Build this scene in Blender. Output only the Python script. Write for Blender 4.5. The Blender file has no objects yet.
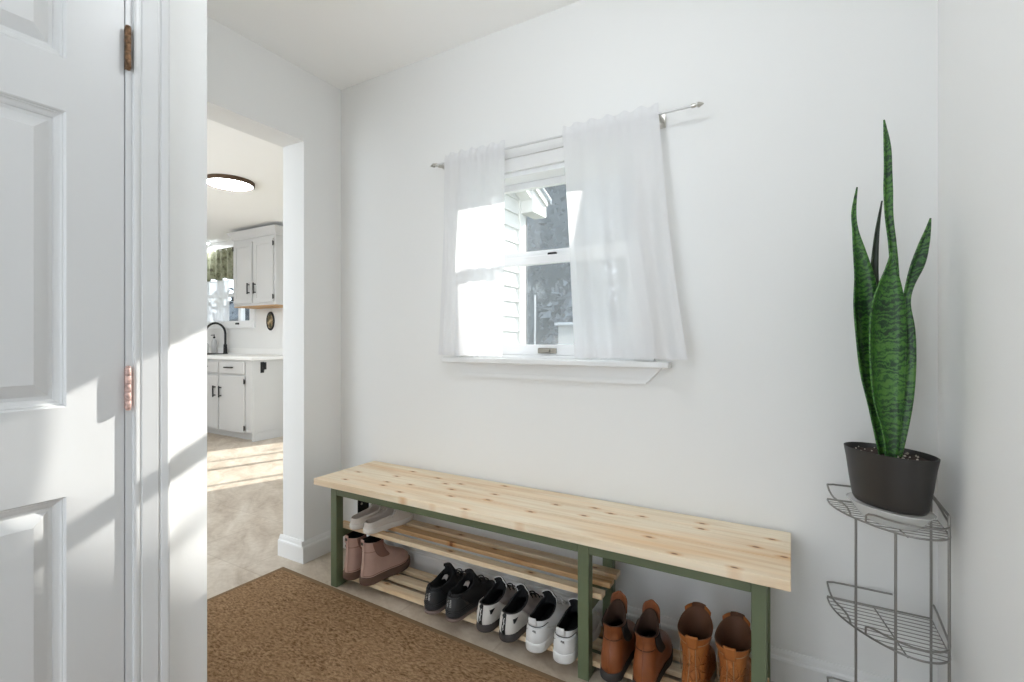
import bpy, bmesh, math, random
from mathutils import Vector, Matrix
random.seed(7)
R = math.radians
sc = bpy.context.scene
COL = sc.collection
PI = math.pi

# ------------------------------------------------------------------ materials
MATS = {}
def nt(name):
    m = bpy.data.materials.new(name); m.use_nodes = True
    t = m.node_tree
    b = t.nodes['Principled BSDF']
    return m, t, b
def N(t, typ, **kw):
    n = t.nodes.new(typ)
    for k, v in kw.items():
        if k in n.inputs: n.inputs[k].default_value = v
        else: setattr(n, k, v)
    return n
def ramp(t, stops):
    r = t.nodes.new('ShaderNodeValToRGB')
    e = r.color_ramp.elements
    while len(e) > 1: e.remove(e[-1])
    e[0].position = stops[0][0]; e[0].color = (*stops[0][1], 1)
    for p, c in stops[1:]:
        x = e.new(p); x.color = (*c, 1)
    return r
def plain(name, col, rough=.6, metal=0, bump=0, bscale=200, var=0, vscale=6, spec=.5):
    m, t, b = nt(name)
    b.inputs['Base Color'].default_value = (*col, 1)
    b.inputs['Roughness'].default_value = rough
    b.inputs['Metallic'].default_value = metal
    b.inputs['Specular IOR Level'].default_value = spec
    L = t.links
    tc = N(t, 'ShaderNodeTexCoord')
    if var:
        n = N(t, 'ShaderNodeTexNoise', Scale=vscale, Detail=5.0)
        L.new(tc.outputs['Object'], n.inputs['Vector'])
        r = ramp(t, [(.3, tuple(c*(1-var) for c in col)), (.7, tuple(min(1, c*(1+var)) for c in col))])
        L.new(n.outputs['Fac'], r.inputs['Fac']); L.new(r.outputs['Color'], b.inputs['Base Color'])
    if bump:
        n2 = N(t, 'ShaderNodeTexNoise', Scale=float(bscale), Detail=3.0)
        L.new(tc.outputs['Object'], n2.inputs['Vector'])
        bp = N(t, 'ShaderNodeBump', Strength=bump, Distance=.002)
        L.new(n2.outputs['Fac'], bp.inputs['Height']); L.new(bp.outputs['Normal'], b.inputs['Normal'])
    MATS[name] = m
    return m

plain('wall_paint', (.79, .79, .78), .7, bump=.08, bscale=160, spec=.3)
plain('ceiling_paint', (.93, .93, .92), .8, bump=.05, bscale=120, spec=.2)
plain('trim_paint', (.63, .63, .628), .32, bump=.03, bscale=40)
plain('white_gloss', (.77, .77, .765), .35)
plain('vinyl_white', (.84, .85, .86), .3)
plain('siding_vinyl', (.53, .52, .49), .5)
plain('green_paint', (.125, .155, .085), .45, bump=.05, bscale=90, var=.05)
plain('brass', (.17, .095, .05), .4, metal=.7, var=.75, vscale=120)
plain('paint_chip', (.47, .31, .27), .45, var=.5, vscale=150)
plain('bronze', (.10, .06, .035), .45, metal=.5)
plain('nickel', (.55, .53, .49), .28, metal=1)
plain('chrome_wire', (.30, .29, .275), .38, metal=.85)
plain('latch_metal', (.34, .32, .28), .35, metal=.85)
plain('black_metal', (.012, .012, .013), .4, metal=.3)
plain('pot_plastic', (.028, .025, .023), .42, spec=.4)
plain('cabinet_paint', (.56, .56, .555), .4)
plain('worktop', (.86, .86, .85), .35)
plain('steel', (.45, .45, .45), .3, metal=1)
plain('raw_ply', (.48, .30, .15), .7)
plain('soap_plastic', (.55, .55, .55), .3)
plain('cord_white', (.75, .75, .74), .7)
plain('ground_lawn', (.16, .17, .09), .9, var=.3, vscale=3)
plain('bark', (.08, .065, .05), .9, bump=.5, bscale=30)
plain('roof_shingle', (.25, .27, .30), .9, bump=.3, bscale=60, var=.15, vscale=30)
plain('roof_metal', (.34, .37, .41), .5)
plain('shed_grey', (.27, .28, .29), .7)
plain('post_white', (.38, .38, .39), .6)
# shoe materials
plain('black_knit', (.012, .012, .013), .75, bump=.4, bscale=500)
plain('black_synth', (.02, .021, .023), .45)
plain('black_rubber', (.022, .022, .024), .6)
plain('taupe_rubber', (.17, .12, .105), .6)
plain('lining_black', (.008, .008, .009), .9)
plain('white_leather', (.70, .70, .70), .45, bump=.15, bscale=260)
plain('white_rubber', (.72, .72, .71), .5)
plain('grey_white_synth', (.60, .58, .55), .5, bump=.2, bscale=300)
plain('grey_mesh', (.30, .265, .255), .8, bump=.5, bscale=420)
plain('grey_rubber', (.055, .048, .046), .65)
plain('mark_white', (.8, .8, .8), .5)
plain('mark_black', (.012, .012, .012), .5)
plain('pink_suede', (.50, .335, .285), .9, bump=.35, bscale=300, var=.10, vscale=14)
plain('pink_elastic', (.25, .135, .105), .9, bump=.4, bscale=300)
plain('brown_foam', (.135, .078, .055), .85, bump=.3, bscale=200)
plain('canvas_beige', (.68, .63, .585), .9, bump=.35, bscale=380, var=.05)
plain('canvas_rubber', (.76, .73, .69), .7)
plain('insole_grey', (.66, .61, .575), .9)
plain('lace_cream', (.70, .68, .64), .85)
plain('chelsea_leather', (.23, .068, .020), .40, var=.3, vscale=11, bump=.15, bscale=120)
plain('dark_elastic', (.02, .014, .010), .85, bump=.4, bscale=300)
plain('boot_lining', (.055, .025, .014), .8)
plain('chelsea_sole', (.036, .031, .029), .7)
plain('tan_lining', (.115, .045, .02), .7)
plain('tan_sole', (.45, .36, .26), .7)
plain('tan_thread', (.40, .26, .15), .8)
plain('dark_soil', (.035, .02, .015), .95, bump=1.0, bscale=120)
plain('perlite', (.55, .5, .42), .9)
plain('mark_dark', (.04, .035, .03), .8)

def mat_tan():
    m, t, b = nt('tan_leather'); L = t.links
    tc = N(t, 'ShaderNodeTexCoord')
    n = N(t, 'ShaderNodeTexNoise', Scale=14.0, Detail=6.0)
    L.new(tc.outputs['Object'], n.inputs['Vector'])
    r = ramp(t, [(.3, (.27, .082, .020)), (.55, (.39, .135, .034)), (.75, (.50, .21, .068))])
    L.new(n.outputs['Fac'], r.inputs['Fac']); L.new(r.outputs['Color'], b.inputs['Base Color'])
    v = N(t, 'ShaderNodeTexVoronoi', Scale=42.0, feature='DISTANCE_TO_EDGE')
    L.new(tc.outputs['Object'], v.inputs['Vector'])
    rr = ramp(t, [(0, (0, 0, 0)), (.12, (1, 1, 1))])
    L.new(v.outputs['Distance'], rr.inputs['Fac'])
    # creases only low on the boot (worn ankle)
    s = N(t, 'ShaderNodeSeparateXYZ'); L.new(tc.outputs['Object'], s.inputs[0])
    mr = N(t, 'ShaderNodeMapRange'); mr.inputs[1].default_value = .17; mr.inputs[2].default_value = .13
    L.new(s.outputs['Z'], mr.inputs[0])
    bp = N(t, 'ShaderNodeBump', Distance=.004)
    L.new(mr.outputs[0], bp.inputs['Strength']); L.new(rr.outputs['Color'], bp.inputs['Height'])
    L.new(bp.outputs['Normal'], b.inputs['Normal'])
    b.inputs['Roughness'].default_value = .5; b.inputs['Specular IOR Level'].default_value = .25
    MATS['tan_leather'] = m
mat_tan()

def mat_pine(name, base, dark, gscale=1.0, knots=True):
    m, t, b = nt(name); L = t.links
    tc = N(t, 'ShaderNodeTexCoord')
    mp = N(t, 'ShaderNodeMapping'); mp.inputs['Scale'].default_value = (1.2, 22, 22)
    L.new(tc.outputs['Object'], mp.inputs['Vector'])
    n = N(t, 'ShaderNodeTexNoise', Scale=2.2*gscale, Detail=8.0, Roughness=.6, Distortion=.6)
    L.new(mp.outputs['Vector'], n.inputs['Vector'])
    r = ramp(t, [(.34, dark), (.5, base), (.72, tuple(min(1, c*1.08) for c in base))])
    L.new(n.outputs['Fac'], r.inputs['Fac'])
    # broad tone drift
    mp3 = N(t, 'ShaderNodeMapping'); mp3.inputs['Scale'].default_value = (.9, 7, 7)
    L.new(tc.outputs['Object'], mp3.inputs['Vector'])
    n3 = N(t, 'ShaderNodeTexNoise', Scale=1.6, Detail=2.0)
    L.new(mp3.outputs['Vector'], n3.inputs['Vector'])
    r3 = ramp(t, [(.46, (1, 1, 1)), (.72, (.92, .74, .56))])
    L.new(n3.outputs['Fac'], r3.inputs['Fac'])
    mx = N(t, 'ShaderNodeMix', data_type='RGBA', blend_type='MULTIPLY'); mx.inputs[0].default_value = 1
    L.new(r.outputs['Color'], mx.inputs[6]); L.new(r3.outputs['Color'], mx.inputs[7])
    out = mx.outputs[2]
    if knots:
        mp2 = N(t, 'ShaderNodeMapping'); mp2.inputs['Scale'].default_value = (5.5, 12, 1)
        L.new(tc.outputs['Object'], mp2.inputs['Vector'])
        v = N(t, 'ShaderNodeTexVoronoi', Scale=1.0, voronoi_dimensions='2D'); v.inputs['Randomness'].default_value = 1
        L.new(mp2.outputs['Vector'], v.inputs['Vector'])
        r2 = ramp(t, [(0, (.20, .11, .07)), (.04, (.34, .19, .11)), (.065, (.84, .66, .50)), (.17, (1, 1, 1))])
        L.new(v.outputs['Distance'], r2.inputs['Fac'])
        sp = N(t, 'ShaderNodeSeparateColor'); L.new(v.outputs['Color'], sp.inputs[0])
        gt = N(t, 'ShaderNodeMath', operation='GREATER_THAN'); gt.inputs[1].default_value = .25
        L.new(sp.outputs[0], gt.inputs[0])
        mk = N(t, 'ShaderNodeMix', data_type='RGBA', blend_type='MULTIPLY')
        L.new(gt.outputs[0], mk.inputs[0]); L.new(out, mk.inputs[6]); L.new(r2.outputs['Color'], mk.inputs[7])
        out = mk.outputs[2]
    L.new(out, b.inputs['Base Color'])
    b.inputs['Roughness'].default_value = .55
    bp = N(t, 'ShaderNodeBump', Strength=.12, Distance=.001)
    L.new(n.outputs['Fac'], bp.inputs['Height']); L.new(bp.outputs['Normal'], b.inputs['Normal'])
    MATS[name] = m
mat_pine('pine_top', (.84, .725, .56), (.75, .61, .43))
mat_pine('pine_slat', (.78, .645, .46), (.66, .49, .30), 1.2)
mat_pine('pine_orange', (.68, .45, .24), (.50, .27, .11), 1.2)

def mat_floor():
    m, t, b = nt('stone_vinyl'); L = t.links
    tc = N(t, 'ShaderNodeTexCoord')
    mp = N(t, 'ShaderNodeMapping'); mp.inputs['Scale'].default_value = (1, 1, 1); mp.inputs['Rotation'].default_value = (0, 0, R(32))
    L.new(tc.outputs['Object'], mp.inputs['Vector'])
    mp1 = N(t, 'ShaderNodeMapping'); mp1.inputs['Scale'].default_value = (1.0, 2.6, 1)
    L.new(mp.outputs['Vector'], mp1.inputs['Vector'])
    n = N(t, 'ShaderNodeTexNoise', Scale=3.2, Detail=9.0, Roughness=.65, Distortion=.5)
    L.new(mp1.outputs['Vector'], n.inputs['Vector'])
    r = ramp(t, [(.32, (.40, .325, .25)), (.48, (.52, .445, .36)), (.60, (.60, .53, .445)), (.75, (.66, .60, .52))])
    L.new(n.outputs['Fac'], r.inputs['Fac'])
    n2 = N(t, 'ShaderNodeTexNoise', Scale=38.0, Detail=4.0)
    L.new(tc.outputs['Object'], n2.inputs['Vector'])
    r2 = ramp(t, [(.35, (.90, .88, .86)), (.6, (1, 1, 1))])
    L.new(n2.outputs['Fac'], r2.inputs['Fac'])
    br = N(t, 'ShaderNodeTexBrick'); br.offset = .5
    br.inputs['Color1'].default_value = (1, 1, 1, 1); br.inputs['Color2'].default_value = (.95, .945, .94, 1)
    br.inputs['Mortar'].default_value = (.86, .84, .82, 1)
    br.inputs['Scale'].default_value = 1; br.inputs['Mortar Size'].default_value = .004
    br.inputs['Brick Width'].default_value = .46; br.inputs['Row Height'].default_value = .46
    L.new(tc.outputs['Object'], br.inputs['Vector'])
    a = N(t, 'ShaderNodeMix', data_type='RGBA', blend_type='MULTIPLY'); a.inputs[0].default_value = 1
    L.new(r.outputs['Color'], a.inputs[6]); L.new(r2.outputs['Color'], a.inputs[7])
    c = N(t, 'ShaderNodeMix', data_type='RGBA', blend_type='MULTIPLY'); c.inputs[0].default_value = 1
    L.new(a.outputs[2], c.inputs[6]); L.new(br.outputs['Color'], c.inputs[7])
    L.new(c.outputs[2], b.inputs['Base Color'])
    b.inputs['Roughness'].default_value = .42
    MATS['stone_vinyl'] = m
mat_floor()

def mat_rug():
    m, t, b = nt('rug_pile'); L = t.links
    tc = N(t, 'ShaderNodeTexCoord')
    # embossed branching pattern: stretched cells leaning two ways, broken up by noise
    def cells(rot, sc):
        mp = N(t, 'ShaderNodeMapping'); mp.inputs['Rotation'].default_value = (0, 0, R(rot)); mp.inputs['Scale'].default_value = (sc, sc*2.3, sc)
        nd = N(t, 'ShaderNodeTexNoise', Scale=9.0, Detail=2.0); L.new(tc.outputs['Object'], nd.inputs['Vector'])
        mxx = N(t, 'ShaderNodeMix', data_type='RGBA', blend_type='LINEAR_LIGHT'); mxx.inputs[0].default_value = .02
        L.new(tc.outputs['Object'], mxx.inputs[6]); L.new(nd.outputs['Color'], mxx.inputs[7])
        L.new(mxx.outputs[2], mp.inputs['Vector'])
        n_ = N(t, 'ShaderNodeTexNoise', Scale=1.0, Detail=2.5, Roughness=.55); L.new(mp.outputs['Vector'], n_.inputs['Vector'])
        return n_.outputs['Fac']
    ca, cb = cells(50, 62), cells(-20, 62)
    sel = N(t, 'ShaderNodeTexNoise', Scale=5.0, Detail=1.0); L.new(tc.outputs['Object'], sel.inputs['Vector'])
    sr = ramp(t, [(.44, (0, 0, 0)), (.56, (1, 1, 1))]); L.new(sel.outputs['Fac'], sr.inputs['Fac'])
    mc = N(t, 'ShaderNodeMix', data_type='FLOAT'); L.new(sr.outputs['Color'], mc.inputs[0]); L.new(ca, mc.inputs[2]); L.new(cb, mc.inputs[3])
    n = N(t, 'ShaderNodeTexNoise', Scale=420.0, Detail=3.0)
    L.new(tc.outputs['Object'], n.inputs['Vector'])
    ad2 = N(t, 'ShaderNodeMath', operation='MULTIPLY_ADD'); ad2.inputs[1].default_value = .35
    L.new(n.outputs['Fac'], ad2.inputs[0]); L.new(mc.outputs[0], ad2.inputs[2])
    r = ramp(t, [(.48, (.135, .072, .033)), (.66, (.29, .178, .095)), (.88, (.42, .28, .165))])
    L.new(ad2.outputs[0], r.inputs['Fac'])
    L.new(r.outputs['Color'], b.inputs['Base Color'])
    b.inputs['Roughness'].default_value = .95; b.inputs['Specular IOR Level'].default_value = .1
    bp = N(t, 'ShaderNodeBump', Strength=.9, Distance=.006)
    L.new(ad2.outputs[0], bp.inputs['Height']); L.new(bp.outputs['Normal'], b.inputs['Normal'])
    MATS['rug_pile'] = m
mat_rug()
plain('rug_border', (.22, .145, .085), .9, bump=.6, bscale=300, spec=.1)

def mat_leaf():
    m, t, b = nt('snake_leaf'); L = t.links
    tc = N(t, 'ShaderNodeTexCoord')
    s = N(t, 'ShaderNodeSeparateXYZ'); L.new(tc.outputs['UV'], s.inputs[0])
    n = N(t, 'ShaderNodeTexNoise', Scale=34.0, Detail=4.0, Roughness=.7)
    L.new(tc.outputs['Object'], n.inputs['Vector'])
    # v runs in metres along the blade
    a = N(t, 'ShaderNodeMath', operation='MULTIPLY'); a.inputs[1].default_value = 62
    L.new(s.outputs['Y'], a.inputs[0])
    a2 = N(t, 'ShaderNodeMath', operation='MULTIPLY_ADD'); a2.inputs[1].default_value = 4.2
    L.new(n.outputs['Fac'], a2.inputs[0]); L.new(a.outputs[0], a2.inputs[2])
    fr = N(t, 'ShaderNodeMath', operation='PINGPONG'); fr.inputs[1].default_value = .5
    L.new(a2.outputs[0], fr.inputs[0])
    n2 = N(t, 'ShaderNodeTexNoise', Scale=16.0, Detail=3.0)
    L.new(tc.outputs['Object'], n2.inputs['Vector'])
    ad = N(t, 'ShaderNodeMath', operation='ADD'); L.new(fr.outputs[0], ad.inputs[0]); L.new(n2.outputs['Fac'], ad.inputs[1])
    r = ramp(t, [(.50, (.006, .030, .008)), (.66, (.015, .070, .013)), (.80, (.045, .155, .022)), (1.0, (.075, .20, .03))])
    L.new(ad.outputs[0], r.inputs['Fac'])
    L.new(r.outputs['Color'], b.inputs['Base Color'])
    b.inputs['Roughness'].default_value = .38
    MATS['snake_leaf'] = m
mat_leaf()
plain('leaf_dark', (.018, .030, .012), .45, var=.4, vscale=30)

def mat_sheer():
    m, t, b = nt('sheer_voile'); L = t.links
    out = t.nodes['Material Output']
    d = N(t, 'ShaderNodeBsdfDiffuse'); d.inputs['Color'].default_value = (.88, .88, .89, 1)
    tr = N(t, 'ShaderNodeBsdfTranslucent'); tr.inputs['Color'].default_value = (.90, .90, .91, 1)
    tp = N(t, 'ShaderNodeBsdfTransparent')
    m1 = N(t, 'ShaderNodeMixShader'); m1.inputs[0].default_value = .5
    L.new(d.outputs[0], m1.inputs[1]); L.new(tr.outputs[0], m1.inputs[2])
    m2 = N(t, 'ShaderNodeMixShader'); m2.inputs[0].default_value = .19
    L.new(m1.outputs[0], m2.inputs[1]); L.new(tp.outputs[0], m2.inputs[2])
    L.new(m2.outputs[0], out.inputs['Surface'])
    t.nodes.remove(b)
    MATS['sheer_voile'] = m
mat_sheer()

def mat_glass(name, tint=(1, 1, 1), refl=.06):
    m, t, b = nt(name); L = t.links
    out = t.nodes['Material Output']
    tp = N(t, 'ShaderNodeBsdfTransparent'); tp.inputs['Color'].default_value = (*tint, 1)
    g = N(t, 'ShaderNodeBsdfGlossy'); g.inputs['Roughness'].default_value = .02
    mx = N(t, 'ShaderNodeMixShader'); mx.inputs[0].default_value = refl
    L.new(tp.outputs[0], mx.inputs[1]); L.new(g.outputs[0], mx.inputs[2]); L.new(mx.outputs[0], out.inputs['Surface'])
    t.nodes.remove(b); MATS[name] = m
mat_glass('window_glass', (.97, .98, .98), .05)
def mat_clear():
    m, t, b = nt('saucer_clear'); L = t.links
    tp = N(t, 'ShaderNodeBsdfTransparent'); mx = N(t, 'ShaderNodeMixShader'); mx.inputs[0].default_value = .55
    b.inputs['Base Color'].default_value = (.82, .82, .80, 1); b.inputs['Roughness'].default_value = .15
    L.new(tp.outputs[0], mx.inputs[1]); L.new(b.outputs[0], mx.inputs[2]); L.new(mx.outputs[0], t.nodes['Material Output'].inputs['Surface'])
    MATS['saucer_clear'] = m
mat_clear()

def mat_screen():
    m, t, b = nt('insect_mesh'); L = t.links
    out = t.nodes['Material Output']
    tc = N(t, 'ShaderNodeTexCoord')
    n = N(t, 'ShaderNodeTexNoise', Scale=60.0, Detail=12.0, Roughness=.85)
    L.new(tc.outputs['Object'], n.inputs['Vector'])
    n2 = N(t, 'ShaderNodeTexNoise', Scale=7.0, Detail=2.0)
    L.new(tc.outputs['Object'], n2.inputs['Vector'])
    mu = N(t, 'ShaderNodeMath', operation='MULTIPLY'); L.new(n.outputs['Fac'], mu.inputs[0]); L.new(n2.outputs['Fac'], mu.inputs[1])
    r = ramp(t, [(.37, (.085, .085, .085)), (.42, (.24, .24, .24))])
    L.new(mu.outputs[0], r.inputs['Fac'])
    d = N(t, 'ShaderNodeBsdfDiffuse'); d.inputs['Color'].default_value = (.52, .57, .62, 1)
    tr = N(t, 'ShaderNodeBsdfTranslucent'); tr.inputs['Color'].default_value = (.52, .57, .62, 1)
    m1 = N(t, 'ShaderNodeMixShader'); m1.inputs[0].default_value = .5
    L.new(d.outputs[0], m1.inputs[1]); L.new(tr.outputs[0], m1.inputs[2])
    tp = N(t, 'ShaderNodeBsdfTransparent')
    mx = N(t, 'ShaderNodeMixShader')
    L.new(r.outputs['Color'], mx.inputs[0]); L.new(tp.outputs[0], mx.inputs[1]); L.new(m1.outputs[0], mx.inputs[2])
    L.new(mx.outputs[0], out.inputs['Surface'])
    t.nodes.remove(b); MATS['insect_mesh'] = m
mat_screen()

def emis(name, col, s):
    m, t, b = nt(name)
    b.inputs['Base Color'].default_value = (.9, .9, .9, 1)
    b.inputs['Emission Color'].default_value = (*col, 1); b.inputs['Emission Strength'].default_value = s
    MATS[name] = m
emis('lamp_glow', (.93, .97, 1), 20)
emis('entry_fill_glow', (.91, .96, 1), 18)
emis('kitchen_fill_glow', (.88, .95, 1), 60)

def mat_foliage(name, c1, c2):
    m, t, b = nt(name); L = t.links
    tc = N(t, 'ShaderNodeTexCoord')
    n = N(t, 'ShaderNodeTexNoise', Scale=2.5, Detail=6.0)
    L.new(tc.outputs['Object'], n.inputs['Vector'])
    r = ramp(t, [(.35, c1), (.65, c2)])
    L.new(n.outputs['Fac'], r.inputs['Fac']); L.new(r.outputs['Color'], b.inputs['Base Color'])
    b.inputs['Roughness'].default_value = .8
    MATS[name] = m
mat_foliage('blue_spruce', (.040, .055, .066), (.055, .070, .082))
mat_foliage('dark_shrub', (.06, .075, .09), (.10, .12, .14))
mat_foliage('conifer_green', (.03, .05, .03), (.06, .09, .05))

def mat_valance():
    m, t, b = nt('floral_cloth'); L = t.links
    tc = N(t, 'ShaderNodeTexCoord')
    v = N(t, 'ShaderNodeTexNoise', Scale=9.0, Detail=5.0, Roughness=.7)
    L.new(tc.outputs['Object'], v.inputs['Vector'])
    r = ramp(t, [(.36, (.09, .08, .055)), (.43, (.17, .18, .11)), (.52, (.26, .27, .18)), (.66, (.36, .36, .28))])
    L.new(v.outputs['Fac'], r.inputs['Fac']); L.new(r.outputs['Color'], b.inputs['Base Color'])
    b.inputs['Roughness'].default_value = .9
    MATS['floral_cloth'] = m
mat_valance()
def mat_plaque():
    m, t, b = nt('plaque_scene'); L = t.links
    tc = N(t, 'ShaderNodeTexCoord')
    v = N(t, 'ShaderNodeTexNoise', Scale=18.0, Detail=4.0)
    L.new(tc.outputs['Object'], v.inputs['Vector'])
    r = ramp(t, [(.38, (.05, .07, .03)), (.5, (.20, .13, .06)), (.62, (.55, .45, .28))])
    L.new(v.outputs['Fac'], r.inputs['Fac']); L.new(r.outputs['Color'], b.inputs['Base Color'])
    MATS['plaque_scene'] = m
mat_plaque()

# ------------------------------------------------------------------ helpers
def empty(name, loc=(0, 0, 0), rz=0):
    o = bpy.data.objects.new(name, None); COL.objects.link(o)
    o.empty_display_size = .05
    o.location = loc; o.rotation_euler = (0, 0, rz)
    return o
def tag(o, label=None, cat=None, group=None, kind=None):
    if label: o['label'] = label
    if cat: o['category'] = cat
    if group: o['group'] = group
    if kind: o['kind'] = kind
    return o
def thing(name, label, cat, loc=(0, 0, 0), rz=0, group=None):
    return tag(empty(name, loc, rz), label, cat, group)
def copy_tree(o, parent=None):
    c = o.copy(); COL.objects.link(c)
    if parent: c.parent = parent
    for ch in list(o.children): copy_tree(ch, c)
    return c

class MB:
    def __init__(s): s.bm = bmesh.new(); s.uv = None
    def box(s, x0, x1, y0, y1, z0, z1, bev=0, M=None):
        vs = [s.bm.verts.new(p) for p in [(x0, y0, z0), (x1, y0, z0), (x1, y1, z0), (x0, y1, z0), (x0, y0, z1), (x1, y0, z1), (x1, y1, z1), (x0, y1, z1)]]
        fs = [s.bm.faces.new([vs[i] for i in f]) for f in [(3, 2, 1, 0), (4, 5, 6, 7), (0, 1, 5, 4), (1, 2, 6, 5), (2, 3, 7, 6), (3, 0, 4, 7)]]
        if M is not None: bmesh.ops.transform(s.bm, matrix=M, verts=vs)
        if bev:
            es = list({e for f in fs for e in f.edges})
            bmesh.ops.bevel(s.bm, geom=es, offset=bev, segments=2, affect='EDGES', profile=.5)
        return s
    def tube(s, pts, r, n=8, closed=False, caps=True):
        pts = [Vector(p) for p in pts]; k = len(pts)
        rs = r if isinstance(r, (list, tuple)) else [r]*k
        rings = []; prev = None
        for i, p in enumerate(pts):
            if closed: d = pts[(i+1) % k]-pts[i-1]
            else: d = pts[min(i+1, k-1)]-pts[max(i-1, 0)]
            d.normalize()
            if prev is None:
                a = Vector((0, 0, 1)) if abs(d.z) < .9 else Vector((1, 0, 0))
                u = d.cross(a).normalized()
            else:
                u = (prev-d*prev.dot(d)).normalized()
            prev = u; w = d.cross(u)
            rings.append([s.bm.verts.new(p+(u*math.cos(2*PI*j/n)+w*math.sin(2*PI*j/n))*rs[i]) for j in range(n)])
        m = k if closed else k-1
        for i in range(m):
            A, B = rings[i], rings[(i+1) % k]
            for j in range(n): s.bm.faces.new([A[j], A[(j+1) % n], B[(j+1) % n], B[j]])
        if not closed and caps:
            s.bm.faces.new(rings[0][::-1]); s.bm.faces.new(rings[-1])
        return s
    def rings(s, rr, closed=True, cap0=False, cap1=False):
        V = [[s.bm.verts.new(p) for p in r] for r in rr]
        n = len(V[0])
        for i in range(len(V)-1):
            for j in range(n if closed else n-1):
                s.bm.faces.new([V[i][j], V[i][(j+1) % n], V[i+1][(j+1) % n], V[i+1][j]])
        if cap0: s.bm.faces.new(V[0][::-1])
        if cap1: s.bm.faces.new(V[-1])
        return s
    def grid(s, P, uvs=None):
        V = [[s.bm.verts.new(p) for p in r] for r in P]
        for i in range(len(V)-1):
            for j in range(len(V[0])-1):
                f = s.bm.faces.new([V[i][j], V[i][j+1], V[i+1][j+1], V[i+1][j]])
                if uvs:
                    if s.uv is None: s.uv = s.bm.loops.layers.uv.new('UVMap')
                    for lp, (a, b) in zip(f.loops, [(i, j), (i, j+1), (i+1, j+1), (i+1, j)]): lp[s.uv].uv = uvs[a][b]
        return V
    def lathe(s, prof, n=32, sx=1, sy=1, c=(0, 0), cap0=True, cap1=True):
        rr = [[(c[0]+r*sx*math.cos(2*PI*j/n), c[1]+r*sy*math.sin(2*PI*j/n), z) for j in range(n)] for r, z in prof]
        return s.rings(rr, True, cap0, cap1)
    def prism(s, poly, ax, a0, a1):
        # poly: list of 2D points in the other two axes, extruded on axis ax
        def mk(p, a):
            q = list(p); q.insert(ax, a); return q
        A = [s.bm.verts.new(mk(p, a0)) for p in poly]; B = [s.bm.verts.new(mk(p, a1)) for p in poly]
        n = len(poly)
        for j in range(n): s.bm.faces.new([A[j], A[(j+1) % n], B[(j+1) % n], B[j]])
        s.bm.faces.new(A[::-1]); s.bm.faces.new(B)
        return s
    def blob(s, c, r, sub=2, noise=0, sq=(1, 1, 1)):
        res = bmesh.ops.create_icosphere(s.bm, subdivisions=sub, radius=1)
        for v in res['verts']:
            k = 1+noise*(random.random()-.5)
            v.co = Vector(c)+Vector((v.co.x*sq[0], v.co.y*sq[1], v.co.z*sq[2]))*r*k
        return s
    def build(s, name, mat, parent=None, smooth=False, solid=0, sub=0, kind=None, angle=35, weighted=False, off=-1):
        bmesh.ops.recalc_face_normals(s.bm, faces=s.bm.faces[:])
        me = bpy.data.meshes.new(name); s.bm.to_mesh(me); s.bm.free()
        me.materials.append(MATS[mat])
        o = bpy.data.objects.new(name, me); COL.objects.link(o)
        if smooth:
            for p in me.polygons: p.use_smooth = True
            if angle < 180:
                try: me.set_sharp_from_angle(angle=R(angle))
                except Exception: pass
        if solid:
            m = o.modifiers.new('solid', 'SOLIDIFY'); m.thickness = solid; m.offset = off
        if sub:
            m = o.modifiers.new('sub', 'SUBSURF'); m.levels = sub; m.render_levels = sub
        if parent: o.parent = parent
        if kind: o['kind'] = kind
        return o
def struct(name, mb, mat, parent=None, **k):
    o = mb.build(name, mat, parent, **k)
    if parent is None: o['kind'] = 'structure'
    return o
def lerp(a, b, t): return a+(b-a)*t
def smooth01(t): t = max(0, min(1, t)); return t*t*(3-2*t)
def bez(p0, p1, p2, p3, n=14):
    out = []
    for i in range(n+1):
        t = i/n
        out.append(Vector(p0)*(1-t)**3+Vector(p1)*3*t*(1-t)**2+Vector(p2)*3*t*t*(1-t)+Vector(p3)*t**3)
    return out

# ------------------------------------------------------------------ room dimensions
YB = 1.80            # back wall face
XL = -2.104          # left wall face (opening to the kitchen)
XR = .361            # right wall face
XC = -1.26           # closet wall face
YC = .664            # closet corner
CH = 2.455           # ceiling
YN = -1.0            # where the model ends behind the camera
KY = 3.75            # kitchen window wall
KX = -8.2
WX0, WX1, WZ0, WZ1 = -1.255, -.492, 1.03, 1.835     # window rough opening

# ---- floor / ceiling
struct('floor', MB().box(KX, XR+.1, YN, YB+.1, -.1, 0).box(KX, XL-.11, YB+.1, KY+.15, -.1, 0), 'stone_vinyl')
struct('ceiling', MB().box(KX, XR+.12, YN, YB+.16, CH, CH+.12).box(KX, XL-.07, YB+.16, KY+.15, CH, CH+.12), 'ceiling_paint')
# ---- back wall with the window hole
w = MB()
w.box(XL-.10, WX0, YB, YB+.16, 0, CH); w.box(WX1, XR+.12, YB, YB+.16, 0, CH)
w.box(WX0, WX1, YB, YB+.16, 0, WZ0); w.box(WX0, WX1, YB, YB+.16, WZ1, CH)
struct('wall_back', w, 'wall_paint')
struct('wall_right', MB().box(XR, XR+.12, YN, YB, 0, CH), 'wall_paint')
# unseen front wall behind the camera, its left entrance added to let daylight in
struct('wall_front', MB().box(-.36, XR+.12, YN-.12, YN, 0, CH).box(XC, -.36, YN-.12, YN, 2.12, CH), 'wall_paint')
# ---- left wall: opening to the kitchen
w = MB()
w.box(XL-.166, XL, 1.571, YB, 0, CH, 0)
w.box(XL-.166, XL, YC-.02, 1.571, 2.10, CH)
struct('wall_left', w, 'wall_paint')
struct('wall_kitchen_right', MB().box(XL-.166, XL-.10, YB, KY+.15, 0, CH), 'wall_paint')
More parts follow.
